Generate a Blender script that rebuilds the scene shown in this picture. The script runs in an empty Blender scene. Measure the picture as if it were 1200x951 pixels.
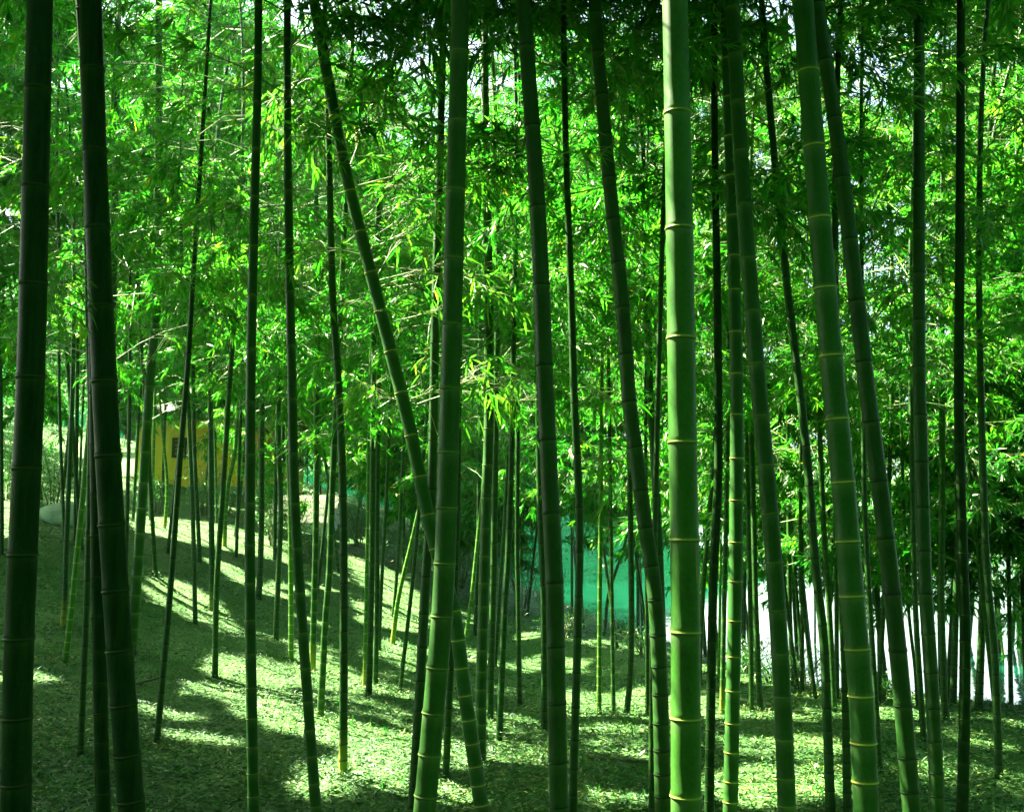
import bpy, math, random
import numpy as np

# ------------------------------------------------------------------ camera, sky, sun, exposure
sc = bpy.context.scene
W0, H0, F0 = 1200.0, 951.0, 1287.0
PITCH = math.atan((640 - H0 / 2) / F0)
CAM = np.array([0.0, 0.0, 1.6])
cam = bpy.data.cameras.new('camera')
cam.sensor_width = 36.0
cam.lens = 36.0 * F0 / W0
cam.clip_start = 0.05
cam.clip_end = 6000
camo = bpy.data.objects.new('camera', cam)
sc.collection.objects.link(camo)
camo.location = CAM
camo.rotation_euler = (math.pi / 2 + PITCH, 0, 0)
sc.camera = camo

SUN_ELEV = math.radians(50)
SUN_AZ = math.atan2(-0.88, 0.47)            # clockwise from +Y: ahead and to the left
S = np.array([math.sin(SUN_AZ) * math.cos(SUN_ELEV), math.cos(SUN_AZ) * math.cos(SUN_ELEV), math.sin(SUN_ELEV)])
w = bpy.data.worlds.new('World')
sc.world = w
w.use_nodes = True
wn = w.node_tree
bg = wn.nodes['Background']
sky = wn.nodes.new('ShaderNodeTexSky')
sky.sky_type = 'NISHITA'
sky.sun_disc = False
sky.sun_elevation = SUN_ELEV
sky.sun_rotation = SUN_AZ
sky.air_density = 1.0
sky.dust_density = 4.0
sky.ozone_density = 0.3
wn.links.new(sky.outputs[0], bg.inputs[0])
bg.inputs[1].default_value = 0.05
sun = bpy.data.lights.new('sun', 'SUN')
sun.energy = 5.0
sun.angle = math.radians(0.5)
sun.color = (1.0, 0.91, 0.74)
suno = bpy.data.objects.new('sun', sun)
sc.collection.objects.link(suno)
from mathutils import Vector, noise as mnoise
suno.rotation_euler = Vector(S).to_track_quat('Z', 'Y').to_euler()
sc.view_settings.view_transform = 'Standard'
sc.view_settings.look = 'None'
sc.view_settings.gamma = 1.0
sc.view_settings.exposure = 4.05
sc.render.engine = 'CYCLES'
cy = sc.cycles
cy.max_bounces = 7
cy.diffuse_bounces = 4
cy.glossy_bounces = 2
cy.transmission_bounces = 4
cy.transparent_max_bounces = 4
cy.caustics_reflective = False
cy.caustics_refractive = False
cy.sample_clamp_indirect = 6
cy.use_denoising = True
try:
    cy.denoiser = 'OPENIMAGEDENOISE'
    cy.denoising_prefilter = 'ACCURATE'
except Exception:
    pass

HAZE = 0.00024
cy.volume_bounces = 0
R = np.random.default_rng(7)
random.seed(7)

# ------------------------------------------------------------------ helpers
cp, sp = math.cos(PITCH), math.sin(PITCH)

def ray(px, py):
    dx = (px - W0 / 2) / F0
    dy = -(py - H0 / 2) / F0
    return np.array([dx, cp - dy * sp, sp + dy * cp])

def at_depth(px, py, d, k=0.0, z0=0.0):
    """point seen along a ray on the (nearly) upright sheet y = d + k*(z - z0)"""
    D = ray(px, py)
    t = (d + k * (CAM[2] - z0)) / (D[1] - k * D[2])
    return CAM + t * D

def link(name, me, mats, parent=None):
    o = bpy.data.objects.new(name, me)
    sc.collection.objects.link(o)
    for m in mats:
        me.materials.append(m)
    if parent is not None:
        o.parent = parent
    return o

def tag(o, label=None, cat=None, group=None, kind=None):
    if label: o['label'] = label
    if cat: o['category'] = cat
    if group: o['group'] = group
    if kind: o['kind'] = kind
    return o

def empty(name, loc, label, cat, group=None):
    o = bpy.data.objects.new(name, None)
    sc.collection.objects.link(o)
    o.location = loc
    o.empty_display_size = 0.2
    return tag(o, label, cat, group)

def mesh_np(name, verts, faces, smooth=False, mat_idx=None, face_attr=None, point_attr=None):
    """faces: (n,4) or (n,3) int array, or a list of such arrays"""
    if not isinstance(faces, (list, tuple)):
        faces = [faces]
    faces = [np.asarray(f, dtype=np.int32) for f in faces if len(f)]
    me = bpy.data.meshes.new(name)
    verts = np.asarray(verts, dtype=np.float32)
    me.vertices.add(len(verts))
    me.vertices.foreach_set('co', verts.ravel())
    loops = np.concatenate([f.ravel() for f in faces])
    totals = np.concatenate([np.full(len(f), f.shape[1], dtype=np.int32) for f in faces])
    starts = np.concatenate([[0], np.cumsum(totals)[:-1]]).astype(np.int32)
    me.loops.add(len(loops))
    me.loops.foreach_set('vertex_index', loops)
    me.polygons.add(len(totals))
    me.polygons.foreach_set('loop_start', starts)
    if smooth is not None:
        me.polygons.foreach_set('use_smooth', np.full(len(totals), bool(smooth)))
    if mat_idx is not None:
        me.polygons.foreach_set('material_index', np.asarray(mat_idx, dtype=np.int32))
    for nm, arr in (face_attr or {}).items():
        a = me.attributes.new(nm, 'FLOAT', 'FACE')
        a.data.foreach_set('value', np.asarray(arr, dtype=np.float32))
    for nm, arr in (point_attr or {}).items():
        a = me.attributes.new(nm, 'FLOAT', 'POINT')
        a.data.foreach_set('value', np.asarray(arr, dtype=np.float32))
    me.update(calc_edges=True)
    me.validate()
    return me

def nrm(v):
    return v / np.maximum(np.linalg.norm(v, axis=-1, keepdims=True), 1e-9)

def box(x0, x1, y0, y1, z0, z1):
    v = [(x, y, z) for z in (z0, z1) for y in (y0, y1) for x in (x0, x1)]
    f = [(0, 2, 3, 1), (4, 5, 7, 6), (0, 1, 5, 4), (2, 6, 7, 3), (0, 4, 6, 2), (1, 3, 7, 5)]
    return np.array(v, float), np.array(f)

def join_boxes(bs):
    V, Fc, n = [], [], 0
    for b in bs:
        v, f = box(*b)
        V.append(v); Fc.append(f + n); n += len(v)
    return np.concatenate(V), np.concatenate(Fc)

def value_noise(x, y, scale, seed=0):
    """smooth 2-D value noise, vectorised"""
    g = np.random.default_rng(seed).random((128, 128))
    u, v = x / scale, y / scale
    i, j = np.floor(u).astype(int), np.floor(v).astype(int)
    fu, fv = u - i, v - j
    fu = fu * fu * (3 - 2 * fu); fv = fv * fv * (3 - 2 * fv)
    a = g[i % 128, j % 128]; b = g[(i + 1) % 128, j % 128]
    c = g[i % 128, (j + 1) % 128]; d = g[(i + 1) % 128, (j + 1) % 128]
    return (a * (1 - fu) + b * fu) * (1 - fv) + (c * (1 - fu) + d * fu) * fv

# ------------------------------------------------------------------ materials
def new_mat(name):
    m = bpy.data.materials.new(name)
    m.use_nodes = True
    nt = m.node_tree
    nt.nodes.clear()
    out = nt.nodes.new('ShaderNodeOutputMaterial')
    return m, nt, out

def N(nt, kind, **kw):
    n = nt.nodes.new(kind)
    for k, v in kw.items():
        setattr(n, k, v)
    return n

def ramp(nt, fac, stops):
    r = N(nt, 'ShaderNodeValToRGB')
    el = r.color_ramp.elements
    while len(el) < len(stops): el.new(0.5)
    for e, (p, c) in zip(el, stops):
        e.position = p; e.color = (*c, 1)
    nt.links.new(fac, r.inputs[0])
    return r.outputs[0]

def mixc(nt, fac, a, b, mode='MIX'):
    m = N(nt, 'ShaderNodeMix', data_type='RGBA', blend_type=mode)
    for sock, v in ((m.inputs[0], fac), (m.inputs[6], a), (m.inputs[7], b)):
        if isinstance(v, (int, float)): sock.default_value = v
        elif isinstance(v, tuple): sock.default_value = (*v, 1)
        else: nt.links.new(v, sock)
    return m.outputs[2]

def attr(nt, name):
    a = N(nt, 'ShaderNodeAttribute', attribute_name=name)
    return a.outputs['Fac']

def noise_tex(nt, scale, detail=3, rough=0.6, stretch=None, obj=True):
    tc = N(nt, 'ShaderNodeTexCoord')
    n = N(nt, 'ShaderNodeTexNoise')
    n.inputs['Scale'].default_value = scale
    n.inputs['Detail'].default_value = detail
    n.inputs['Roughness'].default_value = rough
    src = tc.outputs['Object' if obj else 'Generated']
    if stretch:
        mp = N(nt, 'ShaderNodeMapping')
        mp.inputs['Scale'].default_value = stretch
        nt.links.new(src, mp.inputs[0]); src = mp.outputs[0]
    nt.links.new(src, n.inputs['Vector'])
    return n.outputs['Fac']

def leaf_material(name, stops, trans_stops, mix=0.5, gloss=0.06, rough=0.38):
    m, nt, out = new_mat(name)
    t = attr(nt, 'tint')
    c = ramp(nt, t, stops)
    ct = ramp(nt, t, trans_stops)
    d = N(nt, 'ShaderNodeBsdfDiffuse'); nt.links.new(c, d.inputs[0])
    tr = N(nt, 'ShaderNodeBsdfTranslucent'); nt.links.new(ct, tr.inputs[0])
    mx = N(nt, 'ShaderNodeMixShader'); mx.inputs[0].default_value = mix
    nt.links.new(d.outputs[0], mx.inputs[1]); nt.links.new(tr.outputs[0], mx.inputs[2])
    g = N(nt, 'ShaderNodeBsdfGlossy'); g.inputs['Roughness'].default_value = rough
    g.inputs[0].default_value = (0.95, 1, 0.75, 1)
    m2 = N(nt, 'ShaderNodeMixShader'); m2.inputs[0].default_value = gloss
    nt.links.new(mx.outputs[0], m2.inputs[1]); nt.links.new(g.outputs[0], m2.inputs[2])
    nt.links.new(m2.outputs[0], out.inputs[0])
    return m

LEAF = leaf_material('bamboo_leaf',
    [(0.0, (0.008, 0.080, 0.008)), (0.45, (0.016, 0.125, 0.010)), (0.85, (0.040, 0.17, 0.014)), (0.95, (0.12, 0.21, 0.02)), (1.0, (0.32, 0.28, 0.03))],
    [(0.0, (0.014, 0.28, 0.010)), (0.45, (0.055, 0.43, 0.012)), (0.85, (0.18, 0.54, 0.018)), (0.95, (0.34, 0.50, 0.03)), (1.0, (0.48, 0.42, 0.03))], mix=.58, gloss=0.045)
SHRUB_LEAF = leaf_material('shrub_leaf',
    [(0.0, (0.012, 0.08, 0.014)), (0.6, (0.03, 0.14, 0.02)), (1.0, (0.07, 0.19, 0.03))],
    [(0.0, (0.02, 0.17, 0.02)), (0.6, (0.05, 0.28, 0.03)), (1.0, (0.12, 0.36, 0.05))])

m, nt, out = new_mat('fallen_leaf')
c = ramp(nt, attr(nt, 'tint'), [(0.0, (0.010, 0.075, 0.005)), (0.4, (0.017, 0.115, 0.006)), (0.66, (0.060, 0.22, 0.016)), (0.86, (0.30, 0.40, 0.06)), (1.0, (0.68, 0.54, 0.20))])
b = N(nt, 'ShaderNodeBsdfPrincipled'); nt.links.new(c, b.inputs['Base Color']); b.inputs['Roughness'].default_value = 0.6
nt.links.new(b.outputs[0], out.inputs[0])
LITTER = m

def bark(name, col, rough=0.6):
    m, nt, out = new_mat(name)
    n = noise_tex(nt, 30, stretch=(1, 1, 0.2))
    c = ramp(nt, n, [(0.3, tuple(v * 0.7 for v in col)), (0.7, tuple(min(1, v * 1.2) for v in col))])
    b = N(nt, 'ShaderNodeBsdfPrincipled')
    nt.links.new(c, b.inputs['Base Color']); b.inputs['Roughness'].default_value = rough
    nt.links.new(b.outputs[0], out.inputs[0])
    return m
TWIG = bark('twig_skin', (0.14, 0.24, 0.06))
PALE_TWIG = bark('pale_twig_skin', (0.24, 0.34, 0.10))
DEAD = bark('dead_wood', (0.10, 0.11, 0.05), 0.8)

def culm_material(name, ca, cb, ringc, lichen=0.35):
    m, nt, out = new_mat(name)
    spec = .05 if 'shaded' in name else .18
    blo = {'shaded_culm': .10, 'old_culm': .2}.get(name, .4)
    oi = N(nt, 'ShaderNodeObjectInfo')
    base = mixc(nt, oi.outputs['Random'], ca, cb)
    # long vertical streaks and blotches of wax and lichen
    streak = noise_tex(nt, 14, 4, 0.65, (3.0, 3.0, 0.25))
    base = mixc(nt, ramp(nt, streak, [(0.35, (0, 0, 0)), (0.75, (1, 1, 1))]), base, mixc(nt, 0.3, base, (0.04, 0.11, 0.02)))
    blot = noise_tex(nt, 7, 5, 0.7, (1.0, 1.0, 0.6))
    fac = N(nt, 'ShaderNodeMath', operation='MULTIPLY'); fac.inputs[1].default_value = lichen
    nt.links.new(ramp(nt, blot, [(0.52, (0, 0, 0)), (0.68, (1, 1, 1))]), fac.inputs[0])
    base = mixc(nt, fac.outputs[0], base, (0.018, 0.040, 0.010))
    fine = noise_tex(nt, 160, 2, 0.6, (1, 1, 0.35))
    base = mixc(nt, 0.35, base, ramp(nt, fine, [(0.3, (0.42, 0.45, 0.40)), (0.7, (1.35, 1.3, 1.3))]), 'MULTIPLY')
    # pale sheath scar at every node, powdery bloom just below it, yellow foot
    base = mixc(nt, attr(nt, 'bloom'), base, mixc(nt, blo, base, (0.13, 0.22, 0.08)))
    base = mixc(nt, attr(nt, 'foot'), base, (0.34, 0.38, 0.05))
    base = mixc(nt, attr(nt, 'ring'), base, ringc)
    b = N(nt, 'ShaderNodeBsdfPrincipled')
    nt.links.new(base, b.inputs['Base Color'])
    rr = N(nt, 'ShaderNodeMapRange'); nt.links.new(blot, rr.inputs[0])
    rr.inputs[3].default_value = 0.28; rr.inputs[4].default_value = 0.62
    nt.links.new(rr.outputs[0], b.inputs['Roughness'])
    b.inputs['Specular IOR Level'].default_value = spec
    bp = N(nt, 'ShaderNodeBump'); bp.inputs['Strength'].default_value = 0.12; bp.inputs['Distance'].default_value = 0.004
    nt.links.new(streak, bp.inputs['Height']); nt.links.new(bp.outputs[0], b.inputs['Normal'])
    nt.links.new(b.outputs[0], out.inputs[0])
    return m
CULM = {
    'pale': culm_material('green_culm', (0.014, 0.090, 0.008), (0.022, 0.105, 0.012), (0.36, 0.42, 0.07), 0.15),
    'bright': culm_material('fresh_culm', (0.028, 0.125, 0.010), (0.028, 0.130, 0.010), (0.24, 0.33, 0.06), 0.45),
    'soft': culm_material('plain_culm', (0.012, 0.075, 0.007), (0.020, 0.090, 0.010), (0.12, 0.20, 0.04), 0.4),
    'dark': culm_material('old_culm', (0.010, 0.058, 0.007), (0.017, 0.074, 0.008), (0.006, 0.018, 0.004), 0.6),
    'black': culm_material('shaded_culm', (0.004, 0.026, 0.004), (0.006, 0.033, 0.005), (0.035, 0.06, 0.02), 0.35),  # near-black base colour carries the shade on the backlit culms
    'young': culm_material('young_culm', (0.05, 0.19, 0.015), (0.08, 0.23, 0.02), (0.36, 0.42, 0.08), 0.1),
}

# ------------------------------------------------------------------ terrain
CTRL = np.array([
    (-8, 0, .8), (-4, 2, .1), (0, 0, 0), (5, 0, 0), (10, 0, 0), (-2, 6, .04), (0, 7, 0), (3, 7, 0), (6, 8, 0), (10, 8, 0),
    (-2.5, 7.6, .12), (-4.6, 10.5, .5), (-4, 14, .66), (-2.8, 13, .42), (-1.5, 14, .3), (0, 12, .02), (2, 11, 0), (5, 11, .0), (9, 11, 0),
    (-6.3, 20, 1.95), (-4.0, 20, 1.3), (-2, 20, .78), (0, 20, .32), (2, 18, .05), (1.5, 21, .1),
    (-6.5, 14, 1.42), (-9.3, 20, 2.3), (-7, 10, .95), (-10, 12, 1.8),
    (-8, 24, 2.35), (-6, 26, 2.5), (-3, 27, 2.0), (0, 27, .8),
    (-13, 28, 4.2), (-16, 30, 5), (-18, 20, 4), (-14, 10, 3), (-6, 40, 3.4), (-16, 45, 6), (0, 40, 1.3), (5, 30, 0), (12, 20, 0),
    (14, 10, 0), (0, -10, 0), (12, -10, 0), (-12, -10, 1.5)], float)

def _k(r2):
    return np.where(r2 > 1e-12, 0.5 * r2 * np.log(np.maximum(r2, 1e-12)), 0)
_n = len(CTRL)
_P = np.c_[np.ones(_n), CTRL[:, :2]]
_A = np.zeros((_n + 3, _n + 3))
_d2 = ((CTRL[:, None, :2] - CTRL[None, :, :2]) ** 2).sum(-1)
_A[:_n, :_n] = _k(_d2) + np.eye(_n) * 0.4
_A[:_n, _n:] = _P; _A[_n:, :_n] = _P.T
_wts = np.linalg.solve(_A, np.r_[CTRL[:, 2], 0, 0, 0])

SHORE = np.array([(60, 9.0), (14, 11.0), (5.4, 11.7), (3.3, 13.6), (2.7, 17.5), (2.2, 21.5), (1.0, 25), (-1.0, 30), (-3, 40), (-9, 60), (-30, 80), (-90, 90)], float)

def shore_dist(x, y):
    """signed distance to the shoreline, positive over the lake"""
    p = np.stack([x, y], -1)
    best = np.full(x.shape, 1e9); side = np.zeros(x.shape)
    for a, b in zip(SHORE[:-1], SHORE[1:]):
        ab = b - a
        t = np.clip(((p - a) @ ab) / (ab @ ab), 0, 1)
        q = a + t[..., None] * ab
        d = np.hypot(*(p - q).T).T if p.ndim == 2 else np.hypot(p[..., 0] - q[..., 0], p[..., 1] - q[..., 1])
        s = ab[0] * (p[..., 1] - a[1]) - ab[1] * (p[..., 0] - a[0])
        m_ = d < best - 1e-9
        best = np.where(m_, d, best); side = np.where(m_, np.where(s < 0, 1.0, -1.0), side)
    return best * side

def ground_z(x, y, rough=False):
    x = np.asarray(x, float); y = np.asarray(y, float)
    xc, yc = np.clip(x, -22, 16), np.clip(y, -12, 46)
    z = np.zeros(xc.shape)
    for i in range(_n):
        z = z + _wts[i] * _k((xc - CTRL[i, 0]) ** 2 + (yc - CTRL[i, 1]) ** 2)
    z = z + _wts[_n] + _wts[_n + 1] * xc + _wts[_n + 2] * yc
    # low bank running obliquely in front of the water
    a = np.array([0.3, 17.0]); b = np.array([1.9, 13.2]); ab = (b - a) / np.linalg.norm(b - a)
    al = (x - a[0]) * ab[0] + (y - a[1]) * ab[1]; ac = -(x - a[0]) * ab[1] + (y - a[1]) * ab[0]
    z = z + 0.16 * np.exp(-(ac / 0.5) ** 2) * np.exp(-(np.maximum(0, np.abs(al - 2.0) - 2.3) / 0.8) ** 2)
    s = shore_dist(x, y)
    t = np.clip((s + 0.1) / 2.4, 0, 1); t = t * t * (3 - 2 * t)
    z = z + (-1.4 - z) * t
    if rough:
        z = z + (value_noise(x + 50, y + 50, 0.9, 1) - .5) * 0.09 + (value_noise(x + 50, y + 50, 0.33, 2) - .5) * 0.05
    return z

def hit_ground(px, py):
    D = ray(px, py)
    t = np.arange(2.0, 90, 0.02)
    P = CAM + t[:, None] * D
    below = P[:, 2] < ground_z(P[:, 0], P[:, 1])
    i = np.argmax(below) if below.any() else len(t) - 1
    return P[i]

def axis(lo, f0, f1, hi, fine, grow=1.18):
    core = list(np.arange(f0, f1 + 1e-6, fine))
    st, v = fine, f1
    while v < hi:
        st *= grow; v += st; core.append(v)
    st, v, pre = fine, f0, []
    while v > lo:
        st *= grow; v -= st; pre.append(v)
    return np.array(pre[::-1] + core)

gx = axis(-120, -9, 9, 120, 0.10)
gy = axis(-60, 5, 24, 150, 0.10)
X, Y = np.meshgrid(gx, gy)
Z = ground_z(X, Y, True)
nx, ny = len(gx), len(gy)
idx = np.arange(nx * ny).reshape(ny, nx)
quads = np.stack([idx[:-1, :-1], idx[:-1, 1:], idx[1:, 1:], idx[1:, :-1]], -1).reshape(-1, 4)

m, nt, out = new_mat('mossy_ground')
n1 = noise_tex(nt, 2.2, 6, 0.7); n2 = noise_tex(nt, 38, 4, 0.7); n3 = noise_tex(nt, 0.45, 3, 0.6)
c = ramp(nt, n2, [(0.25, (0.007, 0.060, 0.003)), (0.5, (0.022, 0.14, 0.008)), (0.75, (0.17, 0.30, 0.04))])
c = mixc(nt, ramp(nt, n1, [(0.35, (0, 0, 0)), (0.7, (0.55, 0.55, 0.55))]), c, (0.14, 0.28, 0.06))
c = mixc(nt, ramp(nt, n3, [(0.45, (0, 0, 0)), (0.75, (0.4, 0.4, 0.4))]), c, (0.03, 0.14, 0.012))
b = N(nt, 'ShaderNodeBsdfPrincipled'); nt.links.new(c, b.inputs['Base Color']); b.inputs['Roughness'].default_value = 0.9
bp = N(nt, 'ShaderNodeBump'); bp.inputs['Strength'].default_value = 0.9; bp.inputs['Distance'].default_value = 0.03
nt.links.new(n2, bp.inputs['Height']); nt.links.new(bp.outputs[0], b.inputs['Normal'])
nt.links.new(b.outputs[0], out.inputs[0])
g = link('ground', mesh_np('ground', np.stack([X, Y, Z], -1).reshape(-1, 3), quads, smooth=True), [m])
tag(g, kind='structure')

m, nt, out = new_mat('lake_water')
b = N(nt, 'ShaderNodeBsdfPrincipled')
b.inputs['Base Color'].default_value = (0.002, 0.046, 0.021, 1)
b.inputs['Roughness'].default_value = 0.06
b.inputs['IOR'].default_value = 1.33
bp = N(nt, 'ShaderNodeBump'); bp.inputs['Strength'].default_value = 0.25; bp.inputs['Distance'].default_value = 0.05
nt.links.new(noise_tex(nt, 1.4, 3, 0.6, (1, 0.5, 1)), bp.inputs['Height']); nt.links.new(bp.outputs[0], b.inputs['Normal'])
nt.links.new(b.outputs[0], out.inputs[0])
v = np.array([(-590, 9, -.55), (1190, 9, -.55), (1190, 1890, -.55), (-590, 1890, -.55)], float)
tag(link('lake_water', mesh_np('lake_water', v, np.array([[0, 1, 2, 3]])), [m]), kind='structure')

# wooded far shore across the water, left and centre only
m, nt, out = new_mat('far_woods')
c = ramp(nt, noise_tex(nt, 0.25, 6, 0.75), [(0.3, (0.0005, 0.021, 0.007)), (0.7, (0.0012, 0.043, 0.014))])
b = N(nt, 'ShaderNodeBsdfPrincipled'); nt.links.new(c, b.inputs['Base Color']); b.inputs['Specular IOR Level'].default_value = 0.0; b.inputs['Roughness'].default_value = 0.95
bp = N(nt, 'ShaderNodeBump'); bp.inputs['Strength'].default_value = .5; bp.inputs['Distance'].default_value = .6
nt.links.new(noise_tex(nt, 0.5, 5, 0.7), bp.inputs['Height']); nt.links.new(bp.outputs[0], b.inputs['Normal'])
nt.links.new(b.outputs[0], out.inputs[0])
hx = np.arange(-150, 21.1, 1.5); hy = np.arange(66, 170.1, 2.0)
HX, HY = np.meshgrid(hx, hy)
env = np.clip((20 - HX) / 24, 0, 1) ** 1.1 * np.clip((HY - 66) / 30, 0, 1) ** 0.7
HZ = -1.2 + env * (15 + 8 * value_noise(HX + 400, HY, 30, 5) + 5 * value_noise(HX + 400, HY, 6, 6))
hi = np.arange(HX.size).reshape(HX.shape)
hq = np.stack([hi[:-1, :-1], hi[:-1, 1:], hi[1:, 1:], hi[1:, :-1]], -1).reshape(-1, 4)
tag(link('hills', mesh_np('hills', np.stack([HX, HY, HZ], -1).reshape(-1, 3), hq, smooth=True), [m]), kind='structure')

# ------------------------------------------------------------------ moist air over the lake
m, nt, out = new_mat('haze')
vv = N(nt, 'ShaderNodeVolumePrincipled')
vv.inputs['Color'].default_value = (0.55, 1.0, 0.82, 1)
vv.inputs['Density'].default_value = HAZE
vv.inputs['Anisotropy'].default_value = 0.3
nt.links.new(vv.outputs[0], out.inputs[1])
V, Fb = box(-600, 1200, -70, 1900, -2.6, 45)
tag(link('haze', mesh_np('haze', V, Fb), [m]), kind='stuff')

# ------------------------------------------------------------------ sunlight gaps in the canopy
# Openings in the leaf canopy: twigs that would shade these places along the sun's direction did not grow.
U_ = nrm(np.cross(S, [0, 0, 1.0])); V_ = np.cross(S, U_)
CELL, HALF = 0.05, 32.0
NG = int(2 * HALF / CELL)
GAP = np.full((NG, NG), 1e9, dtype=np.float32)     # lowest s above which the gap starts

def gap_disc(p, r, lift=0.25):
    u, v, s = p @ U_, p @ V_, p @ S
    i0, i1 = int((u - r + HALF) / CELL), int((u + r + HALF) / CELL) + 1
    j0, j1 = int((v - r + HALF) / CELL), int((v + r + HALF) / CELL) + 1
    ii, jj = np.meshgrid(np.arange(i0, i1), np.arange(j0, j1), indexing='ij')
    ok = (ii >= 0) & (ii < NG) & (jj >= 0) & (jj < NG)
    ii, jj = ii[ok], jj[ok]
    du, dv = ii * CELL - HALF - u, jj * CELL - HALF - v
    rr = r * (0.75 + 0.5 * value_noise(ii * CELL + 40, jj * CELL + 40, 0.22, 9))
    inn = du * du + dv * dv < rr * rr
    GAP[ii[inn], jj[inn]] = np.minimum(GAP[ii[inn], jj[inn]], s + lift)

def in_gap(P):
    i = ((P @ U_ + HALF) / CELL).astype(int); j = ((P @ V_ + HALF) / CELL).astype(int)
    ok = (i >= 0) & (i < NG) & (j >= 0) & (j < NG)
    res = np.zeros(len(P), bool)
    res[ok] = (P[ok] @ S) > GAP[i[ok], j[ok]]
    return res

def gap_patch(poly_px, step=0.16, r=0.2):
    """sunlit patch on the ground given by the outline it has in the view"""
    poly = np.array([hit_ground(*p)[:2] for p in poly_px])
    lo, hi_ = poly.min(0), poly.max(0)
    xs = np.arange(lo[0], hi_[0] + step, step); ys = np.arange(lo[1], hi_[1] + step, step)
    for x in xs:
        for y in ys:
            c_ = False
            for a, b_ in zip(poly, np.roll(poly, -1, 0)):
                if (a[1] > y) != (b_[1] > y) and x < (b_[0] - a[0]) * (y - a[1]) / (b_[1] - a[1]) + a[0]:
                    c_ = not c_
            if c_:
                gap_disc(np.array([x, y, float(ground_z(x, y))]), r)

PATCHES = [
    [(255, 772), (330, 778), (350, 795), (300, 803), (258, 790)],
    [(275, 835), (330, 832), (350, 845), (400, 850), (395, 870), (340, 862)],
    [(400, 865), (450, 860), (485, 870), (485, 910), (430, 915), (390, 940), (350, 940), (340, 920), (400, 895)],
    [(352, 750), (366, 750), (405, 790), (392, 798), (362, 790)],
    [(185, 690), (225, 690), (270, 735), (240, 730), (200, 712)],
    [(165, 602), (330, 632), (330, 656), (260, 640), (170, 628)],
    [(255, 660), (270, 662), (322, 694), (308, 694)],
    [(445, 745), (490, 780), (490, 790), (450, 765)],
    [(415, 655), (440, 660), (490, 695), (490, 725), (440, 690)],
    [(664, 816), (760, 806), (762, 838), (668, 836)],
    [(725, 884), (762, 884), (762, 892), (730, 890)],
    [(170, 835), (220, 835), (215, 845), (170, 846)],
    [(185, 872), (260, 870), (285, 880), (200, 880)],
    [(865, 900), (905, 895), (905, 945), (865, 945)],
    [(922, 905), (968, 900), (968, 942), (930, 945)],
    [(865, 860), (905, 865), (905, 880), (870, 878)],
    [(930, 862), (985, 868), (985, 878), (930, 872)],
    [(1030, 838), (1075, 838), (1075, 844), (1030, 844)],
    [(515, 895), (540, 893), (540, 905), (515, 908)],
    [(0, 575), (18, 575), (18, 630), (0, 630)],
    [(770, 815), (830, 820), (830, 842), (770, 840)],
    [(0, 800), (12, 790), (12, 812), (0, 815)],
    [(40, 505), (165, 510), (165, 530), (40, 522)],
    [(35, 795), (70, 790), (75, 800), (45, 808)],
]
for p in PATCHES:
    gap_patch(p)

FOLIAGE_LIGHT = [(95, 140, 11, .5), (30, 300, 12, .6), (250, 200, 12, .6), (270, 330, 12, .5), (200, 450, 13, .5), (60, 420, 12, .5), (130, 260, 11, .4),
                 (1160, 90, 11, .5), (1160, 470, 10.5, .5), (1020, 560, 13, .5), (640, 460, 15, .7), (740, 500, 16, .7), (690, 560, 15, .5),
                 (470, 130, 8, .45), (430, 190, 7, .3), (560, 210, 7, .4), (500, 260, 7, .3), (600, 470, 10, .3), (900, 610, 13, .4), (380, 300, 13, .4), (340, 540, 18, .5), (740, 240, 13, .4),
                 (1000, 100, 12, .4), (900, 480, 13, .4), (540, 620, 15, .4), (20, 60, 12, .4), (330, 120, 13, .5)]
for k in range(9):
    gap_disc(np.array([-4.75 + (k % 3 - 1) * .4, 24.4 + (k // 3) * .6, float(ground_z(-4.75, 24.2)) + .3 + k // 3 * .3]), .3)
for px, py, d, r in FOLIAGE_LIGHT:
    gap_disc(at_depth(px, py, d), r, -r * 0.4)

_g = np.random.default_rng(77)
for x0_, x1_, y0_, y1_, d0_, d1_, n_ in ((0, 1200, 20, 590, 9, 19, 30), (-10, 130, 40, 440, 10, 17, 20), (150, 320, 60, 470, 10, 17, 22), (320, 430, 40, 330, 9, 15, 14), (960, 1210, 360, 590, 9.5, 14, 30),
        (1060, 1210, 0, 220, 9, 14, 40), (600, 780, 380, 610, 11, 18, 45), (720, 770, 180, 300, 10, 14, 6), (860, 1000, 400, 610, 10, 15, 24), (840, 1120, 20, 380, 9, 15, 85), (430, 860, -10, 200, 9, 15, 40), (430, 640, 430, 640, 11, 20, 16), (430, 640, 60, 300, 7.5, 12, 14), (600, 800, 120, 400, 9, 14, 24),
        (150, 420, 420, 600, 14, 24, 12)):
    for _ in range(n_):
        for _try in range(12):
            p_ = at_depth(_g.uniform(x0_, x1_), _g.uniform(y0_, y1_), _g.uniform(d0_, d1_))
            if p_[2] > 3.9 + max(0, -p_[0] * .12): break
        gap_disc(p_, _g.uniform(.18, .40), -.2)

# ------------------------------------------------------------------ bamboo
# each line: key, [(x, y) points of the culm's axis in the photo, top to bottom], width at the foot, depth (None: the last
# point is where it meets the ground), skin, longest internode, options, label
B = []
def C(key, pts, wd, depth, skin, inter, label, **kw):
    B.append((key, pts, wd, depth, skin, inter, label, kw))

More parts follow.
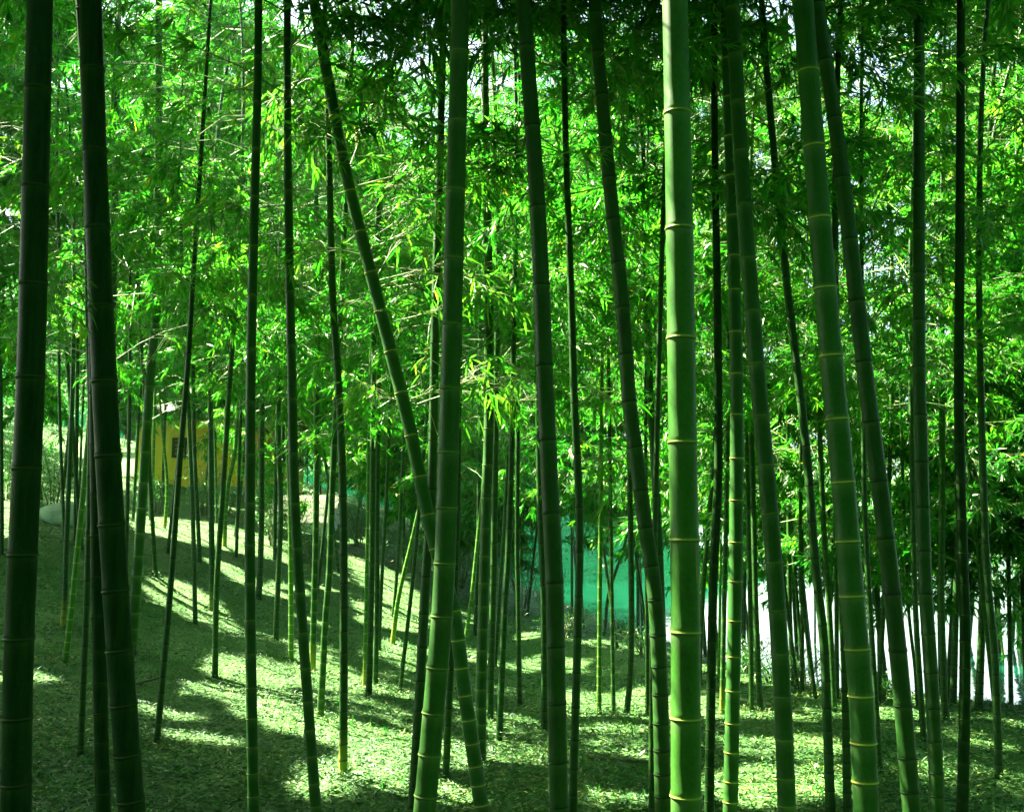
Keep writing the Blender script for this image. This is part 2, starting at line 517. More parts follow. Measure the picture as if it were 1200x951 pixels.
C('A1', [(47, 0), (42, 200), (36, 440), (27, 640), (21, 800), (19, 945)], 34, 4.35, 'black', .40, 'thick dark bamboo culm standing leftmost in front, tilting right', nodes=[105, 219, 333, 442, 549, 650, 748, 841])
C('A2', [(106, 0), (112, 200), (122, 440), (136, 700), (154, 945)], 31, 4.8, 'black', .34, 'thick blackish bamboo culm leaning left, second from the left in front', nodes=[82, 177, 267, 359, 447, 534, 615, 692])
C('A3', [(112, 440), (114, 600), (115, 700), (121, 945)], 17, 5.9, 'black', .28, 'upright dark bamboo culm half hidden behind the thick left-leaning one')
C('A4', [(103, 380), (106, 500), (102, 690), (94, 887)], 7.5, None, 'dark', .24, 'thin dark bamboo pole between the two thickest culms at the left')
C('A5', [(139, 0), (133, 300), (131, 440), (137, 640), (141, 765)], 11, None, 'dark', .34, 'mid-thick dark bamboo rising just right of the blackish left-leaning culm')
C('A6', [(186, 50), (184, 340), (176, 440), (159, 700), (153, 765)], 12, None, 'soft', .36, 'bamboo with clear pale rings leaning right beside the blackish culm')
C('A7', [(152, 300), (152, 460), (148, 640), (147, 700)], 5, None, 'dark', .25, 'thin dark bamboo between the blackish culm and the pale-ringed one')
C('B1', [(69, 400), (70, 484), (75, 618), (77, 640)], 4, None, 'dark', .25, 'thin dark bamboo beside the pale rock on the left slope')
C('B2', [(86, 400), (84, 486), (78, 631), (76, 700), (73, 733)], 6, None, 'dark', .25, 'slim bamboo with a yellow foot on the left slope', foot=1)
C('B3', [(110, 420), (100, 549), (85, 700), (76, 777)], 7, None, 'young', .25, 'light green bamboo leaning right with a dark foot on the left slope')
C('B4', [(91, 400), (90, 490), (88, 640)], 5, None, 'dark', .22, 'short slim bamboo behind the light green leaning one on the left slope')
C('B5', [(1, 480), (2, 580), (2, 650)], 5, None, 'dark', .22, 'thin dark bamboo at the far left edge of the slope')
C('C1', [(226, 330), (220, 430), (211, 536), (199, 700), (183, 877)], 7.5, None, 'dark', .24, 'slim dark bamboo leaning right in front of the yellow building, foot by a sunlit streak')
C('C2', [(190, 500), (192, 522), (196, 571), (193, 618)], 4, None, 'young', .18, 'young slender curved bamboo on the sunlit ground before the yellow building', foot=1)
C('C3', [(216, 380), (222, 508), (226, 604), (229, 732)], 5.5, None, 'dark', .22, 'thin straight dark bamboo ending at the sunlit band below the yellow building')
C('C4', [(226, 420), (228, 530), (233, 631), (234, 660)], 5, None, 'dark', .2, 'thin dark bamboo on the crest before the middle of the yellow wall')
C('C5', [(246, 400), (247, 522), (248, 631), (249, 712)], 7, None, 'dark', .26, 'straight green bamboo in front of the right part of the yellow wall', foot=.5)
C('C6', [(274, 380), (267, 481), (261, 577), (254, 686), (252, 791)], 7, None, 'dark', .24, 'dark right-leaning bamboo whose foot stands at the tip of a bright patch')
C('C7', [(282, 430), (276, 522), (266, 577), (263, 640)], 5, None, 'young', .2, 'light green right-leaning bamboo on the sunlit crest by the yellow wall', foot=1)
C('C8', [(303, 0), (302, 100), (298, 250), (294, 440), (293, 690), (297, 945)], 13, 6.3, 'soft', .30, 'tall straight bamboo in front of the yellow wall corner, sunlit rim at its foot')
C('C9', [(310, 400), (307, 481), (306, 631), (303, 702)], 7, None, 'dark', .24, 'mid-green bamboo right of the yellow building corner')
C('C10', [(337, 150), (339, 300), (342, 440), (345, 577), (352, 700), (370, 945)], 12.5, 6.4, 'soft', .32, 'slender dark bamboo leaning left with its foot by the large sunlit patch')
C('C12', [(326, 430), (327, 533), (329, 604), (326, 680), (323, 754)], 6.5, None, 'dark', .22, 'thin dark bamboo just left of the slender left-leaning culm')
C('C13', [(325, 480), (323, 577), (322, 655)], 4.5, None, 'dark', .2, 'short thin bamboo on the crest right of the yellow building')
C('C14', [(336, 480), (340, 604), (341, 700), (341, 773)], 6, None, 'young', .22, 'light green thin bamboo hugging the left-leaning culm')
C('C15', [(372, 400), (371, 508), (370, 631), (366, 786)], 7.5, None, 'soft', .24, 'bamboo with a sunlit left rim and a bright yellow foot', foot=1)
C('C16', [(396, 430), (390, 555), (386, 672), (382, 717), (375, 846)], 8, None, 'soft', .22, 'right-leaning bamboo with sunlit lower part ending in the bright patch')
C('C17', [(392, 500), (382, 600), (374, 675), (371, 700)], 4, None, 'dark', .2, 'thin right-leaning bamboo crossing behind the sunlit-rimmed one')
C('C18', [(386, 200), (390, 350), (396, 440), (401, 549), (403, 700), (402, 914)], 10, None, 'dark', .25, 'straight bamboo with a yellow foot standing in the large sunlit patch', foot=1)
C('C19', [(438, 420), (437, 522), (436, 631), (435, 700), (432, 817)], 7.5, None, 'dark', .22, 'dark-footed bamboo in the clump in the middle of the slope')
C('C19b', [(432, 520), (430, 660), (427, 802)], 4.5, None, 'young', .22, 'thin light green bamboo pressed against the dark-footed one', foot=.8)
C('C20', [(444, 450), (442, 604), (442, 700), (440, 799)], 6, None, 'dark', .22, 'bamboo just right of the dark-footed one in the slope clump')
C('C21', [(456, 500), (453, 577), (447, 686), (444, 762)], 4.5, None, 'dark', .2, 'thin right-leaning bamboo at the right of the slope clump')
C('C22', [(471, 560), (467, 645), (461, 722)], 4, None, 'dark', .2, 'thin dark bamboo behind the bright leaning stem on the slope')
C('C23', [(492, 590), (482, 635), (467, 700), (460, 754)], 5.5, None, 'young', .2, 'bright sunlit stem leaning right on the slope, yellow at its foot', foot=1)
C('C24', [(494, 560), (485, 667), (469, 806)], 4.8, None, 'dark', .2, 'thin black right-leaning bamboo just right of the bright leaning stem')
C('C25', [(519, 60), (515, 200), (510, 380), (506, 577), (500, 660), (491, 827), (484, 945)], 12, 6.75, 'dark', .32, 'dark bamboo close behind the left side of the thick centre culm')
C('C26', [(360, -40), (375, 40), (405, 200), (440, 340), (460, 420), (480, 500), (505, 620), (532, 717), (543, 800), (563, 936)], 17, 6.3, 'pale', .24, 'strongly left-leaning bamboo with pale bare twigs crossing behind the thick centre culm', sparse=1)
C('D1', [(540, 0), (534, 220), (528, 440), (520, 686), (508, 835), (498, 945)], 26, 5.2, 'soft', .33, 'thick centre-left culm with pale rings, curving left at the foot', nodes=[62, 143, 223, 303, 380, 455, 530, 595, 660, 722, 782, 835, 884, 932])
C('D2', [(538, 440), (535, 640), (530, 740), (522, 917)], 8, None, 'dark', .26, 'slim bamboo just right of the thick centre-left culm')
C('D3', [(569, 150), (572, 300), (573, 489), (570, 577), (567, 686), (564, 800), (563, 895)], 13, None, 'soft', .26, 'straight pale-ringed bamboo right of the left-leaning one')
C('D4', [(562, 380), (561, 600), (557, 742)], 5, None, 'dark', .24, 'thin dark bamboo half hidden left of the straight pale-ringed one')
C('D5', [(583, 380), (581, 508), (578, 690), (574, 842)], 8, None, 'dark', .26, 'dark bamboo close on the right of the straight pale-ringed one')
C('D6', [(604, 300), (601, 440), (599, 549), (595, 659), (592, 704), (585, 865)], 7.5, None, 'dark', .24, 'slim right-leaning bamboo between the pale-ringed and the thick centre culm')
C('D7', [(607, 330), (607, 475), (606, 631), (607, 690), (609, 825)], 6, None, 'dark', .24, 'thin upright dark bamboo left of the thick dark-ringed centre culm')
C('D8', [(594, 560), (586, 690), (580, 782)], 4.5, None, 'dark', .2, 'thin right-leaning bamboo on the middle of the slope foot')
C('D9', [(562, 610), (552, 704), (543, 763)], 4.5, None, 'young', .2, 'light green right-leaning bamboo seen between two crossing culms')
C('E1', [(613, 0), (630, 242), (639, 455), (646, 604), (650, 690), (655, 945)], 22, 5.4, 'dark', .39, 'thick centre culm with dark rings and long internodes', nodes=[55, 148, 242, 334, 428, 515, 601, 682, 757, 824, 892])
C('E2', [(630, 440), (633, 600), (637, 700), (638, 850)], 8, None, 'dark', .26, 'thin bamboo hidden along the left edge of the thick dark-ringed culm')
C('E3', [(664, 200), (669, 340), (673, 467), (677, 549), (679, 660), (671, 945)], 10, 6.7, 'dark', .34, 'dark slim bamboo just right of the thick dark-ringed centre culm')
C('E4', [(706, 330), (705, 495), (703, 690), (702, 836)], 5.5, None, 'young', .19, 'light green thin bamboo with many pale rings before the lake')
C('E5', [(712, 350), (714, 481), (716, 631), (719, 836)], 5, None, 'soft', .24, 'thin bamboo with a lit edge, right of the many-ringed one before the lake')
C('E6', [(742, 600), (730, 645), (713, 698), (709, 748)], 4, None, 'dark', .2, 'thin right-leaning dark stem on the lake bank')
C('E7', [(734, 400), (737, 516), (740, 690), (739, 786), (734, 838)], 7, None, 'dark', .26, 'curved dark bamboo with its foot in the sunlit strip before the lake')
C('E8', [(697, 0), (700, 50), (715, 222), (729, 354), (737, 467), (744, 522), (756, 615), (767, 690), (773, 786), (777, 945)], 19, 5.8, 'dark', .24, 'left-leaning dark-ringed bamboo close left of the brightest thick culm')
C('E9', [(750, 100), (757, 300), (761, 440), (769, 577), (773, 659), (776, 760), (777, 865)], 10, None, 'dark', .34, 'straight dark bamboo seen just right of the left-leaning dark-ringed one')
C('E10', [(757, 560), (758, 690), (759, 840)], 5, None, 'dark', .24, 'thin dark bamboo left of the left-leaning dark-ringed one, ending at the sunlit strip')
C('E11', [(768, 600), (766, 700), (764, 850), (764, 945)], 7.5, 6.7, 'dark', .26, 'slim dark bamboo at the foot of the left-leaning dark-ringed one')
C('F1', [(791, 0), (796, 250), (800, 522), (803, 690), (804, 945)], 35.5, 4.2, 'bright', .46, 'thickest brightest culm with pale yellow rings and a sunlit left rim', nodes=[-3, 133, 268, 396, 518, 632, 740, 841, 932])
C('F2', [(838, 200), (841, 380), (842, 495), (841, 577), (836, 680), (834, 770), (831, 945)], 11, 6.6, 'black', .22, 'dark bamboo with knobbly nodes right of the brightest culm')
C('F3', [(854, 300), (853, 467), (851, 604), (848, 740), (846, 840)], 6, None, 'soft', .22, 'thin bamboo with a yellow foot behind the evenly ringed green one', foot=1)
C('F4', [(852, 50), (855, 150), (861, 350), (863.5, 486), (862, 680), (861, 717), (856, 945)], 17, 6.0, 'pale', .23, 'evenly ringed light green bamboo with short internodes, upright', nodes=[300, 340, 389, 438, 486, 537, 586, 635, 681, 727, 769, 809, 847, 881, 915])
C('F5', [(858, 0), (871, 227), (889, 455), (899, 563), (908, 672), (917, 816), (922, 945)], 21, 5.5, 'soft', .26, 'green left-leaning bamboo with thin rings, right of the evenly ringed one', nodes=[120, 178, 240, 303, 365, 426, 487, 545, 602, 659, 715, 766, 816, 866, 911])
C('F6', [(918, 280), (922, 400), (924, 560), (925, 690), (929, 805)], 5.5, None, 'dark', .26, 'thin upright dark bamboo by the shore, between two left-leaning culms')
C('F7', [(912, 230), (924, 350), (937, 454), (947, 549), (953, 631), (959, 694), (966, 758), (973, 945)], 11, 6.7, 'dark', .26, 'slim dark left-leaning bamboo left of the very thick ringed culm')
C('F8', [(958, 420), (961, 516), (966, 631), (971, 700), (978, 835)], 7, None, 'dark', .24, 'thin dark bamboo behind the left edge of the very thick ringed culm')
C('F9', [(978, 450), (979, 618), (980, 690), (981, 822)], 5.5, None, 'dark', .24, 'thin upright bamboo hidden at the left edge of the very thick ringed culm')
C('F10', [(983, 560), (987, 690), (990, 780), (993, 945)], 9.5, 6.7, 'dark', .2, 'bamboo with closely set nodes hugging the very thick ringed culm')
C('G1', [(941, 0), (954, 172), (974, 419), (988, 565), (998, 690), (1009, 815), (1015, 945)], 29, 5.1, 'pale', .36, 'very thick dark green culm with pale rings, leaning left', nodes=[0, 84, 172, 256, 338, 417, 491, 565, 634, 698, 760, 815, 870, 915])
C('G2', [(957, 0), (982, 167), (996, 283), (1013, 429), (1019, 480), (1030, 563), (1040, 645), (1045, 690), (1057, 813), (1068, 945)], 21, 5.5, 'dark', .31, 'thick left-leaning culm with black rings, right of the very thick ringed one', nodes=[138, 208, 280, 352, 423, 494, 563, 630, 695, 762, 826, 887])
C('G3', [(1077, 50), (1077, 430), (1079, 495), (1084, 680), (1090, 772), (1096, 881), (1098, 945)], 16.5, 6.0, 'dark', .25, 'upright dull green bamboo with dark rings, right of the black-ringed one', nodes=[320, 375, 430, 486, 541, 594, 645, 695, 742, 787, 829, 868, 905])
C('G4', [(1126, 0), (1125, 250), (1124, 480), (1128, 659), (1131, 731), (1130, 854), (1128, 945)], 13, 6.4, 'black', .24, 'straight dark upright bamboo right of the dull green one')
C('G5', [(1104, 380), (1104, 560), (1103, 690), (1105, 770), (1108, 848)], 8, None, 'dark', .26, 'dark bamboo between the dull green one and the straight dark one')
C('G6', [(1126, 560), (1121, 680), (1117, 824)], 8, None, 'dark', .26, 'dark shore bamboo crossing behind the straight dark one')
C('G7', [(1148, 430), (1145, 522), (1141, 659), (1137, 730), (1130, 800)], 6, None, 'dark', .26, 'slim right-leaning shore bamboo right of the straight dark one')
C('G8', [(1154, 400), (1155, 560), (1152, 690), (1147, 829)], 9, None, 'dark', .26, 'upright dark shore bamboo standing alone against the white water')
C('G9', [(1155, 420), (1160, 536), (1164, 618), (1168, 694), (1173, 812)], 7, None, 'dark', .26, 'dark left-leaning shore bamboo right of the lone upright one')
C('G10', [(1150, 480), (1155, 640), (1160, 710), (1166, 772), (1171, 917)], 9, None, 'dark', .26, 'dark left-leaning bamboo with its foot on open leaf litter at the right')
C('G11', [(1184, 60), (1188, 160), (1195, 260), (1199, 400), (1200, 600), (1199, 750), (1198, 817)], 9, None, 'dark', .26, 'tall bamboo at the far right edge of the grove')
C('G12', [(1196, 560), (1190, 690), (1183, 806)], 5, None, 'dark', .24, 'slim right-leaning shore bamboo near the right edge')
C('G13', [(1191, 500), (1193, 704), (1194, 803)], 4.5, None, 'dark', .24, 'thin upright shore bamboo just left of the far right one')
C('G14', [(1163, 650), (1176, 772), (1180, 818)], 3, None, 'young', .15, 'thin pale left-leaning stem low at the right shore')
C('H1', [(938, 560), (938, 690), (941, 712), (956, 818)], 4.5, None, 'dark', .2, 'thin slanting stem by the shore left of the very thick ringed culm')
C('H2', [(938, 500), (940, 690), (940, 811)], 5, None, 'dark', .2, 'thin upright stem crossing the slanting one by the shore')
C('H3', [(953, 560), (955, 700), (955, 802)], 2.6, None, 'dark', .2, 'thinnest upright shore stem left of the very thick ringed culm')
C('H5', [(1042, 560), (1036, 700), (1029, 822)], 6, None, 'dark', .24, 'right-leaning shore bamboo between the very thick and the black-ringed culm')
C('H6', [(1012, 480), (1013, 580), (1018, 690), (1026, 815), (1031, 907)], 7, None, 'dark', .24, 'thin dark bamboo along the right edge of the very thick ringed culm')
C('H7', [(1058, 560), (1064, 704), (1072, 780), (1075, 822)], 4, None, 'dark', .2, 'thin stem between the black-ringed and the dull green culm')
C('H8', [(1068, 500), (1072, 690), (1078, 800), (1083, 870)], 7, None, 'dark', .24, 'dark bamboo with its foot just left of the dull green one')
C('H10', [(874, 480), (876, 560), (879, 700), (881, 837)], 6, None, 'dark', .22, 'left one of the pair of dark bamboos right of the evenly ringed culm')
C('H11', [(879, 440), (882, 560), (885, 690), (888, 770), (891, 833)], 7, None, 'dark', .22, 'right one of the pair of dark bamboos right of the evenly ringed culm')
C('H12', [(836, 540), (831, 604), (824, 690), (819, 800)], 6, None, 'dark', .24, 'right-leaning dark bamboo showing just right of the brightest culm')
C('H13', [(845, 560), (844, 690), (842, 802)], 3.5, None, 'young', .22, 'thin bright bamboo right of the knobbly dark one')
C('H14', [(633, 590), (627, 640), (618, 722)], 3.2, None, 'dark', .2, 'thin right-leaning stem on the slope foot near the lake')
C('H15', [(612, 560), (608, 640), (604, 722)], 3.2, None, 'dark', .2, 'small dark stem on the slope foot left of the thick dark-ringed culm')

GROUP = 'bamboo culms of the grove'
FOL_STATS = []

def smooth_path(P, step=0.12):
    """arc-length resample of a polyline through Catmull-Rom"""
    P = np.asarray(P)
    if len(P) == 2:
        n = max(2, int(np.linalg.norm(P[1] - P[0]) / step))
        return P[0] + np.linspace(0, 1, n)[:, None] * (P[1] - P[0])
    Q = np.vstack([2 * P[0] - P[1], P, 2 * P[-1] - P[-2]])
    out_ = []
    for i in range(1, len(Q) - 2):
        n = max(2, int(np.linalg.norm(Q[i + 1] - Q[i]) / step))
        t = np.linspace(0, 1, n, endpoint=False)[:, None]
        a, b_, c_, d_ = Q[i - 1], Q[i], Q[i + 1], Q[i + 2]
        out_.append(.5 * (2 * b_ + (c_ - a) * t + (2 * a - 5 * b_ + 4 * c_ - d_) * t ** 2 + (3 * b_ - a - 3 * c_ + d_) * t ** 3))
    out_.append(P[-1:])
    return np.concatenate(out_)

def make_crown(path, arc, hb, H, rng, dist, dens=1.0, nscale=1.0, leafscale=1.0, blen=1.0):
    """branches at the nodes above hb, twigs on them and lance-shaped leaves on the twigs, as vertex and face arrays"""
    zs = []
    s = hb
    while s < arc[-1] - 0.1:
        zs.append(s); s += 0.27 * nscale * rng.uniform(.85, 1.15)
    if not zs: return None
    zs = np.repeat(np.array(zs), 2)
    nb = len(zs)
    P0 = np.stack([np.interp(zs, arc, path[:, k]) for k in range(3)], -1)
    tt = (zs - hb) / max(0.1, arc[-1] - hb)
    az = rng.uniform(0, 2 * math.pi) + np.arange(nb) // 2 * 2.2 + (np.arange(nb) % 2) * rng.uniform(1.2, 2.6, nb) + rng.normal(0, .3, nb)
    L = blen * (0.75 + 1.0 * np.sin(np.pi * np.clip(tt * .75 + .22, 0, 1))) * rng.uniform(.65, 1.25, nb)
    el = np.radians(rng.uniform(15, 50, nb))
    dirs = np.stack([np.cos(az) * np.cos(el), np.sin(az) * np.cos(el), np.sin(el)], -1)
    K = 5
    u = np.linspace(0, 1, K)
    BP = P0[:, None] + dirs[:, None] * (L[:, None] * u)[..., None]
    BP[..., 2] -= (0.45 * L[:, None] * u ** 2) * rng.uniform(.6, 1.5, nb)[:, None]
    # twigs
    nt_ = max(3, int(round(19 * dens)))
    tb = np.repeat(np.arange(nb), nt_)
    tu = rng.uniform(.18, 1.0, len(tb))
    fi = tu * (K - 1); i0 = np.minimum(fi.astype(int), K - 2); fr = fi - i0
    TP = BP[tb, i0] * (1 - fr)[:, None] + BP[tb, i0 + 1] * fr[:, None]
    tang = nrm(BP[tb, i0 + 1] - BP[tb, i0])
    side = nrm(np.cross(tang, [0, 0, 1.0])) * rng.choice([-1, 1], len(tb))[:, None]
    td = nrm(tang * rng.uniform(.3, 1, len(tb))[:, None] + side * rng.uniform(.2, 1.1, len(tb))[:, None] + np.stack([np.zeros(len(tb)), np.zeros(len(tb)), rng.uniform(-.35, .35, len(tb))], -1))
    tl = rng.uniform(.18, .48, len(tb)) * (1.15 - .5 * tu) * blen ** .5
    mid = TP + td * (tl * .6)[:, None]
    keep = ~in_gap(mid) & (np.linalg.norm(mid - CAM, axis=1) > 3.0)
    TP, td, tl, tb = TP[keep], td[keep], tl[keep], tb[keep]
    TE = TP + td * tl[:, None]; TE[:, 2] -= tl * 0.25
    # leaves
    nl = 20
    lt = np.repeat(np.arange(len(TP)), nl)
    lu = rng.uniform(.25, 1.0, len(lt))
    LP = TP[lt] * (1 - lu)[:, None] + TE[lt] * lu[:, None]
    ok = ~in_gap(LP + np.array([0, 0, -.03]))
    LP, lt, lu = LP[ok], lt[ok], lu[ok]
    n = len(LP)
    ld = nrm(td[lt] + rng.normal(0, .55, (n, 3)) + np.array([0, 0, -.45]))
    ll = rng.uniform(.08, .155, n) * leafscale * np.where((LP[:, 2] > 2.0 + .53 * LP[:, 1]) & (LP[:, 1] > 7.5) & (LP[:, 1] < 17), 1.6, 1.0)  # leaves above the view enlarged to deepen the shade on the ground
    lw = ll * rng.uniform(.065, .095, n)
    up = nrm(np.array([0, 0, 1.0]) + rng.normal(0, .45, (n, 3)))
    sd = nrm(np.cross(ld, up)); nn = np.cross(sd, ld)
    tip = LP + ld * ll[:, None]; tip[:, 2] -= ll * 0.12
    q = LP + ld * (ll * .38)[:, None] - nn * (lw * .35)[:, None]
    kp = ~in_gap(LP * .45 + tip * .55)
    LP, q, sd, lw, tip, lt = LP[kp], q[kp], sd[kp], lw[kp], tip[kp], lt[kp]; n = len(LP)
    V = np.empty((n, 4, 3))
    V[:, 0] = LP; V[:, 1] = q + sd * lw[:, None]; V[:, 2] = tip; V[:, 3] = q - sd * lw[:, None]
    Fl = np.arange(n * 4).reshape(n, 4)
    tint = np.clip(rng.beta(2.2, 2.2, n) * .8 + rng.normal(0, .1) + rng.normal(0, .08, nb)[tb[lt]], 0, .93)
    yl = rng.random(n) < .012
    tint[yl] = rng.uniform(.95, 1, yl.sum())
    # branch and twig sticks: three-sided
    def sticks(A, Bp, ra, rb):
        d_ = nrm(Bp - A)
        ref = np.where(np.abs(d_[:, 2:3]) > .9, np.array([[1.0, 0, 0]]), np.array([[0, 0, 1.0]]))
        e1 = nrm(np.cross(d_, ref)); e2 = np.cross(d_, e1)
        rings = []
        for base, rad in ((A, ra), (Bp, rb)):
            for k in range(3):
                a_ = k * 2 * math.pi / 3
                rings.append(base + (e1 * math.cos(a_) + e2 * math.sin(a_)) * np.asarray(rad).reshape(-1, 1))
        VV = np.stack(rings, 1)
        m_ = len(A)
        o_ = (np.arange(m_) * 6)[:, None]
        ff = np.concatenate([o_ + np.array([[k, (k + 1) % 3, 3 + (k + 1) % 3, 3 + k]]) for k in range(3)])
        return VV.reshape(-1, 3), ff
    used = np.zeros(nb, bool); used[np.unique(tb)] = True
    bsel = np.where(used)[0]
    A = BP[bsel, :-1].reshape(-1, 3); E = BP[bsel, 1:].reshape(-1, 3)
    r0 = .0065; ra = np.tile(r0 * (1 - u[:-1] * .8), len(bsel)); rb_ = np.tile(r0 * (1 - u[1:] * .8), len(bsel))
    v1, f1 = sticks(A, E, ra, rb_)
    v2, f2 = sticks(TP, TE, np.full(len(TP), .0018), np.full(len(TP), .0009))
    Vall = np.concatenate([V.reshape(-1, 3), v1, v2])
    Fs = np.concatenate([Fl, f1 + n * 4, f2 + n * 4 + len(v1)])
    mi = np.concatenate([np.zeros(n), np.ones(len(f1) + len(f2))])
    ti = np.concatenate([tint, np.zeros(len(f1) + len(f2))])
    return Vall, Fs, mi, ti, n

def make_culm(path, arc, r0, H, inter, nodes_s, sides, foot, rng):
    """one continuous jointed pole: a lathe swept along the path with a swollen, scarred ring at every node"""
    ss, rr, ring, bloom = [], [], [], []
    L = arc[-1]
    def rad(s): return r0 * (1 - .88 * (s / L) ** 1.9) * (1 + .10 * math.exp(-s / .25))
    prev = -0.15
    for s in nodes_s + [None]:
        if s is None: break
        r = rad(max(s, 0))
        k = max(.006, r * .16)
        for ds, f, rg, bl in ((-9 * k, 1.0, 0, 0), (-3.5 * k, 1.0, 0, .45), (-1.5 * k, 1.005, 0, .95), (-.55 * k, 1.015, .1, .9), (-.3 * k, 1.085, 1, 0), (0.12 * k, 1.095, 1, 0), (.4 * k, 1.02, .5, 0), (1.0 * k, 1.06, .15, 0), (2.6 * k, .992, 0, 0)):
            ss.append(s + ds); rr.append(r * f); ring.append(rg); bloom.append(bl)
    # mid points of internodes so that the pole can bend
    order = np.argsort(ss, kind='stable')
    ss = np.array(ss)[order]; rr = np.array(rr)[order]; ring = np.array(ring)[order]; bloom = np.array(bloom)[order]
    okk = np.r_[True, np.diff(ss) > 1e-4] & (ss > -.15) & (ss < L)
    ss, rr, ring, bloom = ss[okk], rr[okk], ring[okk], bloom[okk]
    ns, nr, ng_, nb_ = [-.15], [rad(0)], [0], [0]
    for i in range(len(ss)):
        gap = ss[i] - ns[-1]
        if gap > .12:
            for t in np.linspace(0, 1, int(gap / .08) + 1)[1:-1]:
                ns.append(ns[-1] + 0); ns[-1] = ss[i] - gap * (1 - t); nr.append(rad(max(ns[-1], 0)) * .99); ng_.append(0); nb_.append(0)
        ns.append(ss[i]); nr.append(rr[i]); ng_.append(ring[i]); nb_.append(bloom[i])
    ns.append(L); nr.append(.002); ng_.append(0); nb_.append(0)
    ns, nr = np.array(ns), np.array(nr)
    Pc = np.stack([np.interp(ns, arc, path[:, k]) for k in range(3)], -1)
    low = ns < 0
    d0 = nrm(path[1] - path[0])
    Pc[low] = path[0] + d0 * ns[low][:, None]
    T = nrm(np.gradient(Pc, axis=0) + 1e-9)
    # ignore jitter from tightly spaced rings
    Ts = np.stack([np.interp(ns, arc, np.gradient(path[:, k], arc)) for k in range(3)], -1); T = nrm(Ts)
    e1 = nrm(np.cross(T, [0, 1.0, .05])); e2 = np.cross(T, e1)
    a = np.arange(sides) * 2 * math.pi / sides
    Vv = Pc[:, None] + nr[:, None, None] * (np.cos(a)[None, :, None] * e1[:, None] + np.sin(a)[None, :, None] * e2[:, None])
    m_ = len(ns)
    id_ = np.arange(m_ * sides).reshape(m_, sides)
    f = np.stack([id_[:-1], np.roll(id_[:-1], -1, 1), np.roll(id_[1:], -1, 1), id_[1:]], -1).reshape(-1, 4)
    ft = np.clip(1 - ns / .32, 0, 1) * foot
    rep = lambda x: np.repeat(np.asarray(x, float), sides)
    return Vv.reshape(-1, 3), f, {'ring': rep(ng_), 'bloom': rep(nb_), 'foot': rep(ft)}

def grow(name_label, P, diam, skin, inter, rng, H, hb, dist, nodes_px=None, foot=0, sparse=False, dens=1.0, leafscale=1.0, lift=None, blen=1.0, group=GROUP):
    """P: axis points from the ground up (world). Builds one bamboo: pole + crown."""
    path = smooth_path(P)
    seg = np.r_[0, np.cumsum(np.linalg.norm(np.diff(path, axis=0), axis=1))]
    # continue upwards, bending over gently at the top
    t0 = nrm(path[-1] - path[max(0, len(path) - 8)])
    rem = H - seg[-1]
    if rem > 0.3:
        nstep = int(rem / .2) + 2
        bend_az = rng.uniform(0, 2 * math.pi)
        bd = np.array([math.cos(bend_az), math.sin(bend_az), -.35]) * .9
        p = path[-1].copy(); ext = []; t = t0.copy(); t[2] = max(t[2], .5)
        for i in range(1, nstep):
            f = i / nstep
            t = nrm(t * (1 - .01) + bd * (.005 + .09 * f ** 3) + np.array([0, 0, .012 * (1 - f)]))
            p = p + t * (rem / nstep); ext.append(p.copy())
        path = np.vstack([path, ext])
    arc = np.r_[0, np.cumsum(np.linalg.norm(np.diff(path, axis=0), axis=1))]
    base = path[0].copy()
    # nodes: short near the ground, long at head height
    def inode(s): return inter * (.36 + .64 * min(1, max(0, s) / 2.2)) * (1 if s < arc[-1] * .6 else .8)
    if nodes_px is not None and len(nodes_px):
        ns_ = sorted(nodes_px)
        s = ns_[0] - inode(ns_[0]) * .96; low = []
        while s > 0.03:
            low.append(s); s -= inode(s) * .96
        s = ns_[-1]; hi2 = []
        while s < arc[-1] - .3:
            s += inode(s); hi2.append(s)
        nodes = low[::-1] + ns_ + hi2
    else:
        s, nodes = rng.uniform(.03, .12), []
        while s < arc[-1] - .2:
            nodes.append(s); s += inode(s) * rng.uniform(.93, 1.07)
    sides = 28 if dist < 5.6 else (18 if dist < 8 else 10)
    root = empty('bamboo', base, name_label, 'bamboo', group)
    V, f, at_ = make_culm(path - base, arc, diam / 2, H, inter, nodes, sides, foot, rng)
    co = link('culm', mesh_np('culm', V, f, smooth=True, point_attr=at_), [CULM[skin]], root)
    if lift is not None: hb = max(hb, lift)
    cr = make_crown(path, arc, hb, H, rng, dist, dens=dens, leafscale=leafscale, blen=blen)
    if cr is not None:
        Vc, Fc, mi, ti, n = cr
        FOL_STATS.append(n)
        link('crown', mesh_np('crown', Vc - base, Fc, mat_idx=mi, face_attr={'tint': ti}), [LEAF, TWIG], root)
    return root, path, arc, nodes

